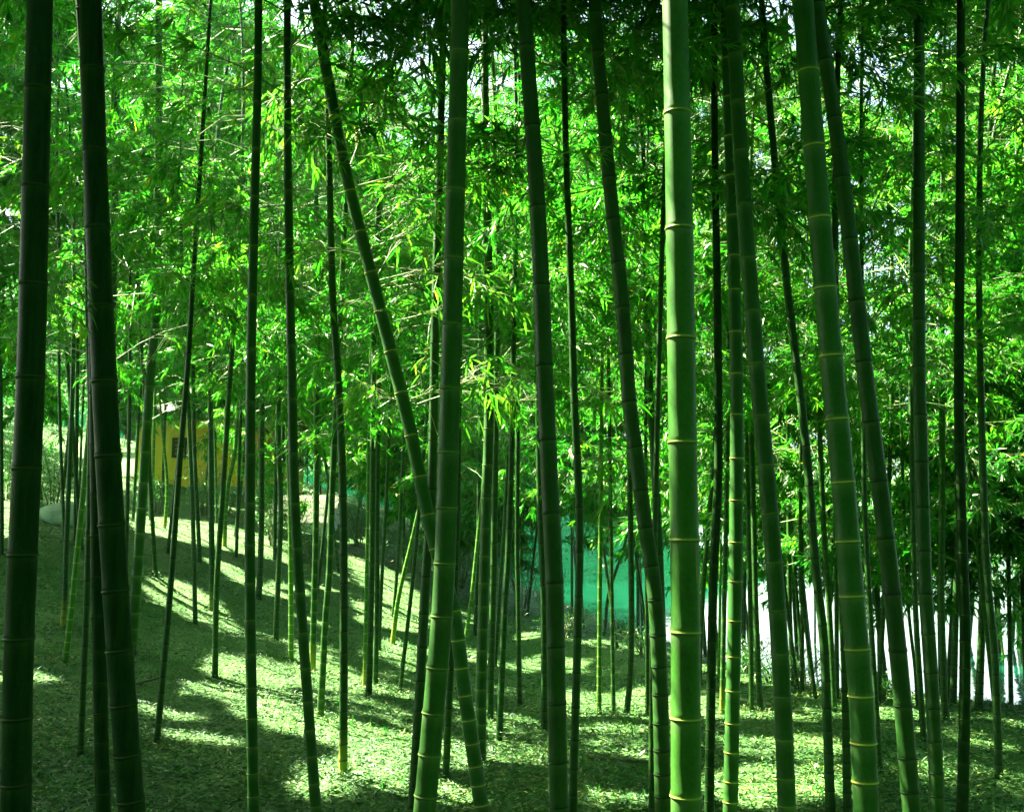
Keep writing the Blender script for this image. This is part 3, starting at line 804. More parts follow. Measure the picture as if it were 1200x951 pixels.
CULMS = {}
specs = []
for key, pts, wd, depth, skin, inter, label, kw in B:
    rng = np.random.default_rng(abs(hash(key)) % 1 + sum(ord(ch) * (i + 3) for i, ch in enumerate(key)))
    pts = list(pts)
    if depth is None:
        g0 = hit_ground(*pts[-1]); d = g0[1]; z0 = g0[2]
    else:
        d = depth; z0 = 0.0
    k = rng.uniform(-.03, .03) if depth is None else rng.uniform(-.02, .02)
    P = np.array([at_depth(px, py, d, k, z0) for px, py in pts])[::-1]
    if depth is None:
        P[0, 2] = float(ground_z(P[0, 0], P[0, 1]))
        tdep = np.linalg.norm(P[0] - CAM)
    else:
        # run the pole on below the picture to the ground
        dv = P[0] - P[1]; dv = dv / abs(dv[2])
        q = P[0].copy()
        for _ in range(400):
            if q[2] <= float(ground_z(q[0], q[1])): break
            q = q + dv * .02 if dv[2] < 0 else q
        P = np.vstack([q, P]) if P[0, 2] - q[2] > .05 else P
        tdep = d * 1.02
    diam = wd * (d / ray(*pts[-1])[1]) / F0
    specs.append(dict(key=key, label=label, P=P, diam=diam, skin=skin, inter=inter, d=d, kw=kw, rng=rng, pts=pts, k=k, z0=z0))

# light reaches these culms
def pole_gap(key, z0_, z1_, r):
    sp_ = next(s for s in specs if s['key'] == key)
    P = sp_['P']
    for z in np.arange(z0_, z1_, .06):
        gap_disc(np.array([np.interp(z, P[:, 2], P[:, 0]), np.interp(z, P[:, 2], P[:, 1]), z]), r, .3)
pole_gap('F1', 0.1, 4.6, .26)
for k_, a_, b_, r_ in (('C8', 0, 1.2, .2), ('C15', .2, 2.4, .2), ('C16', .1, 1.6, .2), ('C18', 0, .9, .22), ('C23', .2, 1.9, .22), ('D1', .3, 1.4, .18), ('F3', 0, .6, .15), ('F4', .1, 1.2, .16), ('C26', 2.4, 4.2, .22), ('E5', 0, 1.6, .16), ('F2', 0, .7, .18), ('F5', 0, .6, .18)):
    pole_gap(k_, a_, b_, r_)

for s_ in specs:
    d, diam, rng, P = s_['d'], s_['diam'], s_['rng'], s_['P']
    H = 5.2 + 68 * min(diam, .115) + rng.uniform(-.4, .6)
    if s_['key'] in ('C2', 'C23', 'G14', 'E6', 'H3'): H = 4.0
    if s_['key'] == 'C23': H = 3.2
    vis = np.linalg.norm(P[-1] - P[0])
    H = max(H, vis + 1.5) if s_['key'] not in ('C23', 'C2', 'G14', 'E6') else max(H, vis + .6)
    if d < 7.2:
        hb = 1.6 + .46 * d + 1.0
        H = max(H, hb + 4)
        dens, bl, lsc = 1.35, 1.3, 1.15
    else:
        hb = rng.uniform(2.5, 3.6)
        if d > 16: hb = rng.uniform(2.0, 3.2)
        dens, bl, lsc = 1.4, 1.25, .76
    if d < 7.2 and s_['pts'][0][1] > 45 and s_['key'] in ('C10', 'E3', 'F7', 'C25', 'D3', 'F2'):
        hb = P[-1][2] - .35; dens, bl, lsc = 1.0, 1.0, .85
    hb = min(hb, H * .7)
    nodes_px = None
    if 'nodes' in s_['kw']:
        path = smooth_path(P); arc = np.r_[0, np.cumsum(np.linalg.norm(np.diff(path, axis=0), axis=1))]
        nodes_px = []
        pa = np.array(s_['pts'], float)
        for yy in s_['kw']['nodes']:
            xx = np.interp(yy, pa[:, 1], pa[:, 0])
            w_ = at_depth(xx, yy, d, s_['k'], s_['z0'])
            nodes_px.append(float(np.interp(w_[2], path[:, 2], arc)))
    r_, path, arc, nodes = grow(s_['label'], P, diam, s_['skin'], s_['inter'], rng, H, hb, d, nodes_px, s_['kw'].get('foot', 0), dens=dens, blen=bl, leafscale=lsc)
    CULMS[s_['key']] = (r_, path, arc, nodes)

# more bamboos further up the hill, along the shore and, added for shade, beside the view
def free_bamboo(x, y, label, diam, lean, skin, rng, hb, dens=1.0, leafscale=1.0, H=None, group=None, blen=1.0):
    z = float(ground_z(x, y))
    H = H or 5.5 + 60 * diam + rng.uniform(-.5, .8)
    P = np.array([(x, y, z), (x + lean[0] * .5, y + lean[1] * .5, z + 1.5), (x + lean[0] * 1.2, y + lean[1] * 1.2, z + 3.5)])
    grow(label, P, diam, skin, .27, rng, H, hb, 12, dens=dens, leafscale=leafscale, group=group, blen=blen)

FAR = [  # x, y
    (-11.2, 19), (-9.6, 22.5), (-12.5, 24), (-10.4, 26), (-13.6, 20.5), (-8.2, 29.8), (-5.2, 30), (-11, 32),
    (-4.6, 22), (-3.4, 24), (-2.2, 22.5), (-4.9, 27), (-2.8, 28), (-1.2, 25.5), (-0.3, 23), (-1.8, 31), (-4, 33), (-0.6, 20.6), (.6, 21.5), (-3.2, 20.5),
    (-6.9, 32), (-14.5, 28), (-9.3, 36), (-6, 37), (-3, 37), (-12.5, 37), (-15.5, 24), (-17, 31), (-13, 33), (-10, 40), (-7.5, 34.5), (-4.5, 40), (-1, 35), (-16, 38), (-9.6, 20.4), (-8.4, 21.8), (-7.4, 22.6), (-6.2, 23.2), (-5.4, 21.6), (-8.8, 24.2), (-7, 24.8), (-18, 42), (-14, 42), (-20, 35), (-11.5, 43), (-8, 43), (-5, 44), (-2, 42), (-13.5, 17.5), (-12.6, 22), (-9.3, 25.2), (-8.1, 25.5), (-6.9, 25.6), (-5.8, 25.2), (-7.7, 23.6), (-9, 22.9), (-6.4, 24.4), (-2.4, 33.5), (-1.6, 29), (-3.4, 30.5), (-4.8, 35), (-3, 35.5), (-.2, 26.5), (-2.4, 26.4)]
for i, (x, y) in enumerate(FAR):
    rng = np.random.default_rng(300 + i)
    lab = 'slim background bamboo up the hill around the yellow building' if (x < -4.8) else 'slim background bamboo crowding the hill foot left of the lake'
    free_bamboo(x, y, lab, rng.uniform(.05, .075), rng.normal(0, .25, 2), rng.choice(['dark', 'soft', 'young']), rng, (rng.uniform(.9, 1.7) if x > -5.3 else (rng.uniform(1.5, 2.2) if (y < 25.8 and -10.5 < x) else rng.uniform(1.4, 2.6))), 1.15, 1.5, H=rng.uniform(10, 12.5),
                group='background bamboos on the hill' if x < -4.8 else 'background bamboos by the lake', blen=1.15)
SLOPE_B = [(-6.3, 16.2), (-5.5, 17.7), (-7.5, 18.3), (-4.7, 18.9), (-6.9, 20.1), (-3.9, 17.3), (-8.6, 16.4), (-7.2, 15.2), (-5.0, 15.6)]
for i, (x, y) in enumerate(SLOPE_B):
    rng = np.random.default_rng(420 + i)
    free_bamboo(x, y, 'slim upright bamboo among others on the slope below the yellow building', rng.uniform(.05, .065), rng.normal(0, .2, 2), rng.choice(['dark', 'soft']), rng, rng.uniform(3.0, 3.8), 1.4, 1.25, H=rng.uniform(9, 11),
                group='slim bamboos on the slope', blen=1.4)
SHORE_B = [(1.3, 20.2), (2.1, 18.6), (2.5, 15.5), (1.6, 17.0), (3.4, 13.1), (4.2, 12.6), (6.6, 12.0), (7.6, 11.6), (1.4, 22.8), (5.4, 12.2), (3.8, 14.2), (2.9, 16.8), (4.8, 11.2), (8.6, 11.4), (2.4, 20.5), (6.1, 12.6), (4.4, 13.5), (7.0, 12.3), (3.1, 15.0), (2.2, 17.4), (5.0, 12.9), (8.0, 12.2), (3.7, 12.4), (2.0, 16.2), (1.0, 18.6), (5.7, 13.4), (7.4, 13.0), (4.0, 15.0), (6.6, 13.6), (8.6, 13), (3.4, 16.4), (5.0, 14.2), (3.0, 13.9), (3.7, 14.5), (4.5, 13.9), (2.7, 14.6), (3.3, 15.4), (4.6, 11.9), (6.2, 11.3), (3.2, 12.6), (5.5, 11.5), (7.2, 11.0)]
for i, (x, y) in enumerate(SHORE_B):
    while float(shore_dist(np.array([x]), np.array([y]))[0]) > .9: y -= .15
    rng = np.random.default_rng(500 + i)
    free_bamboo(x, y, 'slim leafy bamboo on the lake shore behind the front culms', rng.uniform(.045, .06), (rng.normal(0, .2), rng.uniform(0, .4)), 'dark', rng, rng.uniform(1.8, 2.5) if x < 2.6 else rng.uniform(1.2, 1.9), 1.4, 1.05, H=rng.uniform(9.5, 11.5),
                group='leafy bamboos along the shore', blen=1.15)
SHADE_SIDE = [(-8.2, 6.5), (-9.5, 9.5), (-7.2, 8.4), (-11, 13), (-9.2, 14.5), (-6.2, 4.6), (-12.5, 16.5), (-5, 2.6), (-10.5, 7), (7.4, 7.6), (7.8, 9.6), (-2.6, -.8), (2.8, -1.2), (0.2, -2.6), (-6, -4), (-3.6, -5), (-1, -5.4), (1.8, -4.8), (4.5, -4), (7, -2.5), (-7.5, -1.5), (8, 2), (-8.8, 4.2), (-12, 10), (-11.6, 5), (-8, 11.5), (-13.5, 13), (-7.6, 13), (-10.4, 16.6), (-14.5, 9), (-9.6, 12), (-14, 6), (-6.8, 6.6), (-8.6, 17.2), (-11.4, 11.4)]  # stand out of view, added with oversized leaves to shade the grove
for i, (x, y) in enumerate(SHADE_SIDE):
    rng = np.random.default_rng(700 + i)
    free_bamboo(x, y, 'tall leafy bamboo added outside the view to shade the grove', rng.uniform(.08, .10), rng.normal(0, .25, 2), 'dark', rng, rng.uniform(4.2, 5.2) if y > -1 else (1.0 if math.hypot(x, y) > 5.5 else 4.4), 1.9 if x < -6 else 1.3, 2.6, H=rng.uniform(10, 12),
                group='bamboos at the rim of the grove', blen=1.55)

protos = [o for o in sc.objects if o.get('group') == 'bamboos at the rim of the grove' and o.location.y < -1 and o.location.xy.length > 5.5]
SHADE_BEHIND = [(-9, -4), (-7, -6.5), (-4.8, -7.5), (-2.4, -7), (0.4, -7.6), (3, -7), (5.6, -6.4), (8.2, -5.2), (9.5, -2), (10, 1), (-10.5, -.5), (10.5, 4.5), (-5.5, -10), (-1, -10.4), (4, -10), (8.5, -8.5), (-9.6, -9), (12.5, -1), (13, 3.5), (11.8, 7.4)]  # unseen copies added around the camera to hold back ambient light
for i, (x, y) in enumerate(SHADE_BEHIND):
    src = protos[i % len(protos)]
    r_ = src.copy(); sc.collection.objects.link(r_)
    r_.location = (x, y, float(ground_z(x, y))); r_.rotation_euler = (0, 0, i * 1.7)
    for ch in src.children:
        c_ = ch.copy(); sc.collection.objects.link(c_); c_.parent = r_

# pale bare twigs with a few hanging leaves on the leaning bamboo
def tube(points, r_a, r_b, sides=5):
    P = smooth_path(np.array(points), .05)
    n = len(P)
    T = nrm(np.gradient(P, axis=0))
    e1 = nrm(np.cross(T, [.1, .99, .1])); e2 = np.cross(T, e1)
    a = np.arange(sides) * 2 * math.pi / sides
    rr = np.linspace(r_a, r_b, n)
    V = P[:, None] + rr[:, None, None] * (np.cos(a)[None, :, None] * e1[:, None] + np.sin(a)[None, :, None] * e2[:, None])
    id_ = np.arange(n * sides).reshape(n, sides)
    f = np.stack([id_[:-1], np.roll(id_[:-1], -1, 1), np.roll(id_[1:], -1, 1), id_[1:]], -1).reshape(-1, 4)
    return V.reshape(-1, 3), f, P

def leaves_at(P, D, rng, lmin, lmax):
    n = len(P)
    ll = rng.uniform(lmin, lmax, n); lw = ll * rng.uniform(.05, .075, n)
    ld = nrm(D); up = nrm(np.array([0, 0, 1.0]) + rng.normal(0, .5, (n, 3)))
    sd = nrm(np.cross(ld, up)); nn = np.cross(sd, ld)
    rows = []
    for t, wf, dr in ((0, .12, 0), (.2, .85, .0), (.45, 1.0, .03), (.75, .6, .1), (1, .02, .22)):
        c_ = P + ld * (ll * t)[:, None]; c_[:, 2] -= ll * dr
        rows += [c_ + sd * (lw * wf)[:, None] + nn * (lw * wf * .3)[:, None], c_ - sd * (lw * wf)[:, None] + nn * (lw * wf * .3)[:, None]]
    V = np.stack(rows, 1)
    o = (np.arange(n) * 10)[:, None]
    F = np.concatenate([o + np.array([[2 * k, 2 * k + 1, 2 * k + 3, 2 * k + 2]]) for k in range(4)])
    tint = np.clip(rng.normal(.58, .16, n), 0, .9); y = rng.random(n) < .025; tint[y] = .99
    return V.reshape(-1, 3), F, np.tile(tint, 4)

def twiggy_branch(root, start, end, rng, sag=.1, rad=.0045, n_tw=9, leaf=(.08, .14), nleaf=5, ext=None):
    base = np.array(root.location)
    mid = (start + end) / 2 + np.array([0, 0, sag])
    V, F, P = tube([start, mid, end], rad, rad * .3)
    Vs, Fs, n0 = [V], [F], len(V)
    lp, ld = [], []
    ax = nrm(end - start)
    for i in range(n_tw):
        t = rng.uniform(.25, .98)
        p = P[int(t * (len(P) - 1))]
        d = nrm(ax * .9 + rng.normal(0, .42, 3) + np.array([0, 0, .05]))
        L = rng.uniform(.12, .34)
        q = p + d * L + np.array([0, 0, -.03])
        v, f, pp = tube([p, (p + q) / 2 + np.array([0, 0, .02]), q], rad * .35, rad * .14, 4)
        Vs.append(v); Fs.append(f + n0); n0 += len(v)
        for _ in range(rng.integers(1, nleaf + 1)):
            lp.append(q + rng.normal(0, .01, 3)); ld.append(d * .7 + rng.normal(0, .45, 3) + np.array([0, 0, -.75]))
    bo = link('branch', mesh_np('branch', np.concatenate(Vs) - base, np.concatenate(Fs), smooth=True), [PALE_TWIG], root)
    v, f, ti = leaves_at(np.array(lp), np.array(ld), rng, *leaf)
    link('leaves', mesh_np('leaves', v - base, f, face_attr={'tint': ti}), [LEAF], bo)

def on_culm(key, yy):
    s_ = next(s for s in specs if s['key'] == key)
    pa = np.array(s_['pts'], float)
    return at_depth(np.interp(yy, pa[:, 1], pa[:, 0]), yy, s_['d'], s_['k'], s_['z0'])

TW = [('C26', 120, (520, 78), .2), ('C26', 140, (470, 60), -.2), ('C26', 220, (600, 170), .1), ('C26', 235, (540, 190), -.1), ('C26', 205, (450, 90), .3), ('C26', 330, (500, 260), .2), ('C26', 90, (320, 130), .2),
      ('C26', 172, (500, 70), -.3), ('C26', 175, (470, 118), .1), ('C26', 165, (330, 150), .2), ('C26', 258, (560, 205), -.3), ('C26', 262, (520, 172), .3), ('C26', 285, (612, 200), .2), ('C26', 295, (560, 232), -.2),
      ('C26', 300, (330, 300), .1), ('C26', 310, (600, 330), -.3), ('C26', 338, (540, 300), .2), ('C26', 380, (560, 352), .0), ('C26', 470, (560, 445), .2), ('C26', 478, (610, 470), -.1), ('C26', 470, (425, 470), .0),
      ('E1', 178, (520, 195), .3), ('E1', 185, (712, 182), .3), ('E1', 452, (560, 468), .4), ('E3', 455, (720, 480), .2), ('E8', 180, (760, 90), .5), ('A1', 330, (75, 350), .2), ('E3', 540, (720, 560), .3), ('D6', 470, (650, 470), .2)]
for i, (key, y0, e, dz) in enumerate(TW):
    rng = np.random.default_rng(900 + i)
    st = on_culm(key, y0)
    en = at_depth(e[0], e[1], st[1] + dz)
    gap_disc((st + 2 * en) / 3, .45, -.3); gap_disc(en, .35, -.3)
    twiggy_branch(CULMS[key][0], st, en, rng, sag=rng.uniform(-.02, .08), n_tw=rng.integers(14, 24))

# split scar in the skin of the brightest culm
def scar(key, y0, y1, side):
    r_, path, arc, nodes = CULMS[key]
    s_ = next(q for q in specs if q['key'] == key)
    za, zb = on_culm(key, y1)[2], on_culm(key, y0)[2]
    base = np.array(r_.location); Vs = []
    R0 = s_['diam'] / 2
    for i, t in enumerate(np.linspace(0, 1, 13)):
        z = za + (zb - za) * t
        c = np.array([np.interp(z, path[:, 2], path[:, 0]), np.interp(z, path[:, 2], path[:, 1]), z])
        hw_ = .13 * math.sin(math.pi * min(1, t * .9 + .05)) ** .8 + .004
        for j, f in enumerate((-1, -.5, 0, .5, 1)):
            a_ = side - t * .12 + f * hw_
            rr_ = R0 * (.955 + .05 * (1 - abs(f)) * (1 if abs(f) > .3 else .5))
            Vs.append(c + np.array([math.sin(a_) * rr_, -math.cos(a_) * rr_, 0]))
    id_ = np.arange(65).reshape(13, 5)
    f = np.stack([id_[:-1, :-1], id_[:-1, 1:], id_[1:, 1:], id_[1:, :-1]], -1).reshape(-1, 4)
    link('scar', mesh_np('scar', np.array(Vs) - base, f, smooth=True), [bark('scar_wood', (0.20, 0.20, 0.03), .8)], r_)
scar('F1', 632, 684, .80)

# ------------------------------------------------------------------ yellow building on the hill
def simple(name, stops, scale=8, rough=.85, bump=.3, stretch=None):
    m, nt, out = new_mat(name)
    n = noise_tex(nt, scale, 5, .7, stretch)
    c = ramp(nt, n, stops)
    b = N(nt, 'ShaderNodeBsdfPrincipled'); nt.links.new(c, b.inputs['Base Color']); b.inputs['Roughness'].default_value = rough
    bp = N(nt, 'ShaderNodeBump'); bp.inputs['Strength'].default_value = bump; bp.inputs['Distance'].default_value = .02
    nt.links.new(n, bp.inputs['Height']); nt.links.new(bp.outputs[0], b.inputs['Normal'])
    nt.links.new(b.outputs[0], out.inputs[0])
    return m
YEL = simple('ochre_plaster', [(.3, (.74, .50, .015)), (.7, (.90, .66, .03))], 1.6, stretch=(1, 1, .5))
STONE = simple('grey_stone', [(.3, (.16, .26, .14)), (.7, (.34, .44, .28))], 5)
TILE = simple('roof_tile', [(.3, (.008, .016, .010)), (.7, (.02, .035, .022))], 20)
WOOD = simple('dark_wood', [(.3, (.03, .045, .02)), (.7, (.07, .09, .03))], 12, stretch=(1, 1, .2))
PALE = simple('pale_stone', [(.3, (.40, .44, .36)), (.7, (.60, .62, .52))], 6)
bx, by = -9.0, 27.4
bz = float(ground_z(-7.5, 27)) - .1
root = empty('yellow_building', (bx, by, bz), 'low ochre yellow walled building with a dark roof on the hill', 'building')
def bpart(name, boxes, mat, parent=root, sub=None):
    V, F = join_boxes(boxes)
    return link(name, mesh_np(name, V, F, smooth=False), [mat], parent)
x0, x1, dep, hw = -.35, 2.85, 5.0, 1.95
bpart('wall', [(x0, x1, 0, dep, -.6, hw)], YEL)
bpart('plinth', [(x0 - .06, x1 + .06, -.06, dep + .06, -.7, .28)], STONE)
bpart('corner_post', [(x1 - .30, x1 + .035, -.035, .30, .28, hw - .02)], simple('corner_brick', [(.35, (.45, .30, .05)), (.65, (.66, .48, .12))], 9, stretch=(.3, .3, 3)))
# hipped roof with deep eaves, in courses of tiles
V = np.array([(x0 - .7, -.8, hw), (x1 + .7, -.8, hw), (x1 + .7, dep + .8, hw), (x0 - .7, dep + .8, hw), (x0 - .7, -.8, hw + .12), (x1 + .7, -.8, hw + .12), (x1 + .7, dep + .8, hw + .12), (x0 - .7, dep + .8, hw + .12), (x0 + 1.5, dep / 2, hw + .9), (x1 - 1.5, dep / 2, hw + .9)])
me = mesh_np('roof', V, [np.array([(0, 3, 2, 1), (0, 1, 5, 4), (1, 2, 6, 5), (2, 3, 7, 6), (3, 0, 4, 7), (4, 5, 9, 8), (6, 7, 8, 9)]), np.array([(5, 6, 9), (7, 4, 8)])])
rf = link('roof', me, [TILE], root)
bpart('ridge', [(x0 + 1.4, x1 - 1.4, dep / 2 - .12, dep / 2 + .12, hw + .86, hw + 1.05)], TILE, rf)
for wx in (0.5,):
    fr = bpart('window', [(wx, wx + .36, -.05, .02, 1.0, 1.05), (wx, wx + .36, -.05, .02, 1.45, 1.5), (wx, wx + .05, -.05, .02, 1.05, 1.45), (wx + .31, wx + .36, -.05, .02, 1.05, 1.45)], WOOD)
    bpart('lattice', [(wx + .05, wx + .31, -.03, .015, 1.05 + k * .1, 1.085 + k * .1) for k in range(1, 4)], WOOD, fr)
    bpart('pane', [(wx + .05, wx + .31, -.008, .012, 1.05, 1.45)], simple('dark_pane', [(.3, (.16, .16, .02)), (.7, (.22, .22, .03))], 4), fr)

# pale stone steps beside the building
sx, sy = -4.75, 24.2
root = empty('stone_steps', (sx, sy, float(ground_z(sx, sy))), 'pale sunlit stone steps climbing beside the yellow building', 'steps')
for k in range(5):
    V, F = box(-.75, .75, k * .36, k * .36 + .42, -.5 if k == 0 else k * .17 - .35, k * .17 + .15)
    link('step', mesh_np('step', V, F), [PALE], root)

# rounded boulder
def boulder(name, loc, sx, sy, sz, rng, mat, label):
    nu, nv = 28, 16
    th = np.linspace(0, 2 * math.pi, nu, endpoint=False); ph = np.linspace(.02, math.pi - .02, nv)
    T, Pp = np.meshgrid(th, ph)
    d = np.stack([np.cos(T) * np.sin(Pp), np.sin(T) * np.sin(Pp), np.cos(Pp)], -1)
    rr = np.array([[1 + .28 * mnoise.noise(Vector(v_ * 1.4 + rng.uniform(0, .001))) + .08 * mnoise.noise(Vector(v_ * 5)) for v_ in row] for row in d])
    V = d * rr[..., None] * np.array([sx, sy, sz])
    id_ = np.arange(nu * nv).reshape(nv, nu)
    f = np.stack([id_[:-1], id_[1:], np.roll(id_[1:], -1, 1), np.roll(id_[:-1], -1, 1)], -1).reshape(-1, 4)
    caps = np.array([[nu * nv, id_[0, k], id_[0, (k + 1) % nu]] for k in range(nu)] + [[nu * nv + 1, id_[-1, (k + 1) % nu], id_[-1, k]] for k in range(nu)])
    Vv = np.vstack([V.reshape(-1, 3), V[0].mean(0), V[-1].mean(0)])
    o = link(name, mesh_np(name, Vv, [f, caps], smooth=True), [mat])
    o.location = loc
    tag(o, label, 'rock')
p = hit_ground(72, 615)
boulder('boulder', (p[0], p[1] + .3, p[2] + .1), .5, .4, .27, np.random.default_rng(4), STONE, 'pale grey boulder on the left slope between slim bamboos')

# fallen stems
def fallen(name, a, b_, r, label, mat, cat):
    pa, pb = hit_ground(*a), hit_ground(*b_)
    pts = []
    for t in np.linspace(0, 1, 7):
        q = pa * (1 - t) + pb * t
        pts.append((q[0], q[1], float(ground_z(q[0], q[1])) + r * 1.3))
    V, F, _ = tube(pts, r, r * .6, 8)
    c0 = np.array(pts[0])
    o = link(name, mesh_np(name, V - c0, F, smooth=True), [mat])
    o.location = c0
    tag(o, label, cat)
fallen('fallen_branch', (148, 806), (192, 795), .016, 'dark fallen branch on the shaded left slope', DEAD, 'fallen branch')
fallen('fallen_culm', (866, 823), (905, 829), .022, 'pale fallen bamboo pole lying near the shore right of centre', TWIG, 'fallen bamboo')
fallen('fallen_branch', (690, 892), (762, 896), .018, 'dark fallen branch on the leaf litter left of the brightest culm', DEAD, 'fallen branch')

# ------------------------------------------------------------------ broad-leaved trees behind the building
def tree(x, y, h, rad, seed):
    rng = np.random.default_rng(seed)
    z = float(ground_z(x, y)) - .1
    root = empty('tree', (x, y, z), 'bushy broad-leaved tree closing the view behind the hill', 'tree', 'trees behind the hill')
    V, F, P = tube([np.zeros(3), np.array([.1, 0, h * .35]), np.array([rng.normal(0, .3), rng.normal(0, .3), h * .75])], h * .022, h * .008, 8)
    Vs, Fs, n0 = [V], [F], len(V)
    cl = []
    for i in range(26):
        a = rng.uniform(0, 6.28); t = rng.uniform(.12, .98)
        p = P[int(t * (len(P) - 1))]
        L = rad * rng.uniform(.45, 1.0) * (1.1 - .45 * t)
        e = p + np.array([math.cos(a) * L, math.sin(a) * L, L * rng.uniform(.1, .7)])
        v, f, _ = tube([p, (p + e) / 2 + np.array([0, 0, .1]), e], h * .006, h * .002, 5)
        Vs.append(v); Fs.append(f + n0); n0 += len(v)
        cl += [e, (p + e) / 2]
    link('trunk', mesh_np('trunk', np.concatenate(Vs), np.concatenate(Fs), smooth=True), [DEAD], root)
    cl = np.array(cl)
    n = 4200
    c = cl[rng.integers(len(cl), size=n)]
    lp = c + rng.normal(0, 1, (n, 3)) * np.array([.55, .55, .4]) * rad * .28
    v, f, ti = leaves_at(lp, rng.normal(0, 1, (n, 3)) + np.array([0, 0, -.3]), rng, .22, .42)
    v = v.reshape(n, 5, 2, 3); m_ = v.mean(2, keepdims=True); v = (m_ + (v - m_) * 2.6).reshape(-1, 3)
    link('crown', mesh_np('crown', v, f, face_attr={'tint': np.clip(ti * .8, 0, .9)}), [SHRUB_LEAF], root)
for i, (x, y) in enumerate([(-33, 50), (-28, 46), (-25, 54), (-21, 47), (-17.5, 50), (-14, 47), (-10.5, 50), (-12, 58), (-18, 58), (-24, 62), (-31, 60), (-9.5, 45.5), (-7.5, 47.5), (-22, 40), (-26, 36), (-22, 29), (-24, 23)]):
    tree(x, y, np.random.default_rng(i).uniform(9, 13), np.random.default_rng(i).uniform(3.2, 4.4), 1500 + i)

# ------------------------------------------------------------------ shrubs
def shrub(px, py, wdt, hgt, label, seed, n=1500, leaf=(.05, .11), name='shrub', depth=None, sink=.05):
    rng = np.random.default_rng(seed)
    p = hit_ground(px, py) if depth is None else np.array([at_depth(px, py, depth)[0], depth, 0.0])
    p[2] = float(ground_z(p[0], p[1])) - sink
    root = empty(name, p, label, 'shrub', 'shrubs in the undergrowth')
    ns = 12
    Vs, Fs, n0 = [], [], 0
    tips = []
    for i in range(ns):
        a = rng.uniform(0, 2 * math.pi); rr = rng.uniform(.2, 1) * wdt / 2
        e = np.array([math.cos(a) * rr, math.sin(a) * rr * .8, hgt * rng.uniform(.55, 1.0)])
        v, f, pp = tube([np.array([math.cos(a) * .04, math.sin(a) * .04, 0]), e * np.array([.4, .4, .6]), e], .010, .003, 5)
        Vs.append(v); Fs.append(f + n0); n0 += len(v)
        tips.append(pp)
    link('stems', mesh_np('stems', np.concatenate(Vs), np.concatenate(Fs), smooth=True), [DEAD], root)
    lp = []
    for _ in range(n):
        pp = tips[rng.integers(ns)]
        lp.append(pp[int(rng.uniform(.3, 1) * (len(pp) - 1))] + rng.normal(0, 1, 3) * np.array([wdt, wdt, hgt]) * .11)
    lp = np.array(lp); lp[:, 2] = np.maximum(lp[:, 2], .03)
    D = nrm(lp * np.array([1, 1, .3]) + rng.normal(0, .35, lp.shape) * wdt + np.array([0, 0, .1]))
    v, f, ti = leaves_at(lp, D, rng, *leaf)
    # broader leaves
    link('foliage', mesh_np('foliage', v, f, face_attr={'tint': np.clip(ti, 0, .9)}), [SHRUB_LEAF], root)

SH = [(238, 606, 1.7, 1.3, 'leafy shrub before the middle of the yellow wall'), (62, 600, 1.3, 1.5, 'rounded green shrub behind the pale boulder on the left slope'), (8, 585, 2.2, 1.8, 'pale green shrub at the far left edge of the slope'),
      (30, 560, 2.4, 1.7, 'bushy shrub high on the slope behind the thick leftmost culm'), (185, 600, 2.0, .9, 'low dark shrub at the left foot of the yellow wall'), (262, 604, 1.6, .8, 'low shrub before the right part of the yellow wall'),
      (320, 640, 1.4, 1.6, 'dark shrub right of the yellow building corner'), (345, 648, 1.4, 1.3, 'dark shrub beside the stone steps'), (905, 800, 1.1, .55, 'low leafy shrub on the shore right of the evenly ringed culm'),
      (945, 806, 1.3, .55, 'low leafy shrub on the shore by the slanting thin stems'), (880, 790, 1.0, .6, 'low shrub at the water edge behind the pair of dark bamboos'), (1032, 818, .7, .3, 'small bright weed clump at the shore between two thick culms'),
      (755, 765, 1.2, .5, 'low green shrub on the lake bank left of the brightest culm'), (730, 748, 1.1, .45, 'low green shrub at the water edge above the sunlit strip'), (660, 748, 1.3, .6, 'dark low shrub on the bank right of the thick dark-ringed culm'),
      (480, 665, 2.0, 1.3, 'bushy shrub on the slope behind the bright leaning stem'), (520, 700, 1.8, 1.2, 'shrub on the slope seen beside the thick centre-left culm'), (590, 690, 2.0, 1.2, 'dark shrub at the hill foot left of the lake'), (420, 640, 1.8, 1.2, 'shrub high on the slope right of the steps'), (565, 702, 2.2, 2.2, 'tall dark shrub at the hill foot right of the thick centre-left culm'), (612, 712, 2.0, 2.0, 'tall shrub at the hill foot hiding the left end of the lake'), (640, 728, 1.2, 1.3, 'shrub on the bank against the left edge of the lake'), (540, 690, 2.0, 2.4, 'tall shrub on the slope behind the crossing culms')]
for i, (px, py, wd_, hg, lab) in enumerate(SH):
    shrub(px, py, wd_, hg, lab, 1200 + i, n=int(1100 * max(.6, wd_ * hg / 1.5)))

# ------------------------------------------------------------------ leaf litter and small grass
rng = np.random.default_rng(55)
n = 340000
yy = 5.2 + (24 - 5.2) * rng.random(n) ** 1.7
xx = rng.uniform(-.52, .52, n) * yy * 1.05
ok = (shore_dist(xx, yy) < .6)
xx, yy = xx[ok], yy[ok]
hx_, hy_, hz_ = [], [], []
for o_ in [q_ for q_ in sc.objects if q_.get('category') == 'bamboo' and 4 < q_.location.y < 22 and abs(q_.location.x) < .6 * q_.location.y]:
    k_ = 90
    rr_ = np.abs(rng.normal(0, .16, k_)) + .03; aa_ = rng.uniform(0, 6.283, k_)
    hx_.append(o_.location.x + rr_ * np.cos(aa_)); hy_.append(o_.location.y + rr_ * np.sin(aa_)); hz_.append(.07 * np.exp(-(rr_ / .14) ** 2) * rng.random(k_))
heap = np.concatenate([np.zeros(len(xx)), *hz_])
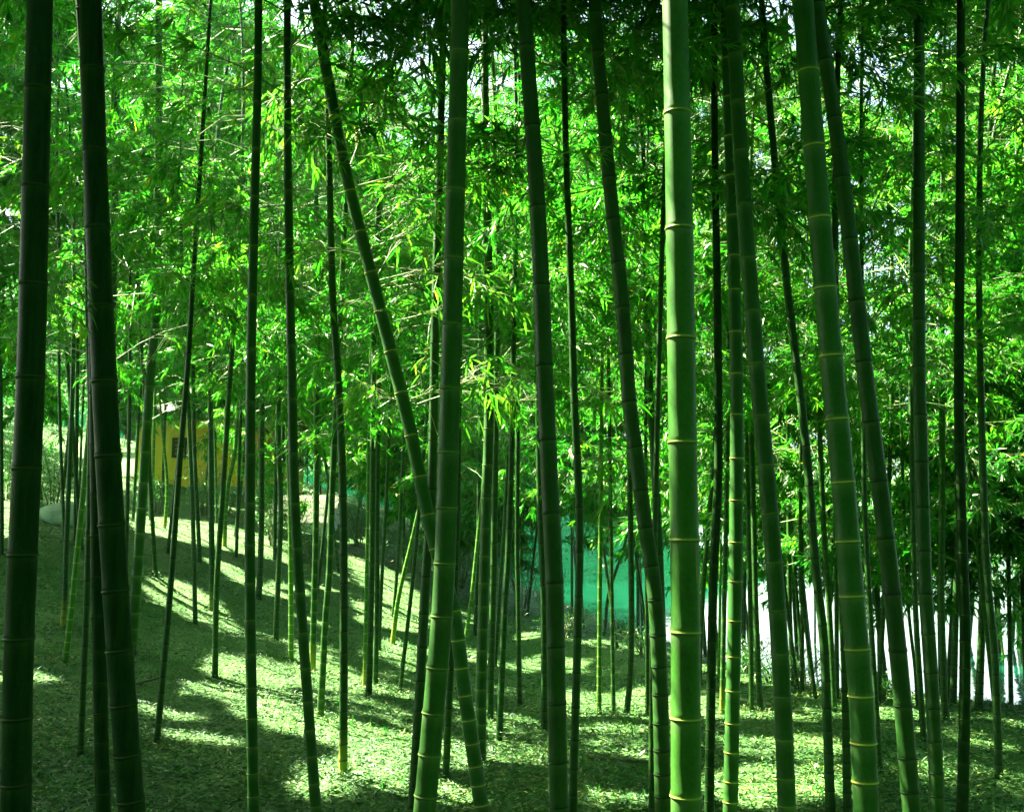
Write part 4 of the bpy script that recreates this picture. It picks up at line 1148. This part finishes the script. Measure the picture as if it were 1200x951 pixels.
xx = np.concatenate([xx, *hx_]); yy = np.concatenate([yy, *hy_]); n = len(xx)
zz = ground_z(xx, yy, True) + heap
Pn = np.stack([xx, yy, zz + rng.uniform(.002, .03, n)], -1)
a = rng.uniform(0, 2 * math.pi, n)
ld = nrm(np.stack([np.cos(a), np.sin(a), rng.normal(.05, .28, n)], -1))
up = nrm(np.array([0, 0, 1.0]) + rng.normal(0, .4, (n, 3)))
ll = rng.uniform(.022, .060, n); lw = ll * rng.uniform(.09, .15, n)
sd = nrm(np.cross(ld, up)); nn = np.cross(sd, ld)
V = np.empty((n, 4, 3)); q = Pn + ld * (ll * .4)[:, None] + nn * (lw * .5)[:, None]
V[:, 0] = Pn; V[:, 1] = q + sd * lw[:, None]; V[:, 2] = Pn + ld * ll[:, None]; V[:, 3] = q - sd * lw[:, None]
tint = np.clip(rng.beta(1.6, 1.8, n) * .9 + (value_noise(xx + 50, yy + 50, .7, 12) - .5) * .35, 0, 1)
o = link('leaf_litter', mesh_np('leaf_litter', V.reshape(-1, 3), np.arange(n * 4).reshape(n, 4), face_attr={'tint': tint}), [LITTER])
tag(o, 'fallen bamboo leaves carpeting the grove floor', kind='stuff')

n = 9000
yy = 5.4 + (20 - 5.4) * rng.random(n) ** 1.5
xx = rng.uniform(-.5, .5, n) * yy
ok = (shore_dist(xx, yy) < .3) & (value_noise(xx + 60, yy + 60, 1.1, 21) > .48)
xx, yy = xx[ok], yy[ok]; n = len(xx)
Pn = np.stack([xx, yy, ground_z(xx, yy, True)], -1)
D = nrm(np.stack([rng.normal(0, .6, n), rng.normal(0, .6, n), np.ones(n)], -1))
v, f, ti = leaves_at(Pn, D, rng, .04, .11)
o = link('grass', mesh_np('grass', v, f, face_attr={'tint': np.clip(ti - .15, 0, .9)}), [SHRUB_LEAF])
tag(o, 'short grass blades scattered through the leaf litter', kind='stuff')
print('LEAVES', sum(FOL_STATS), 'bamboos', len(FOL_STATS), 'min/max', min(FOL_STATS), max(FOL_STATS))
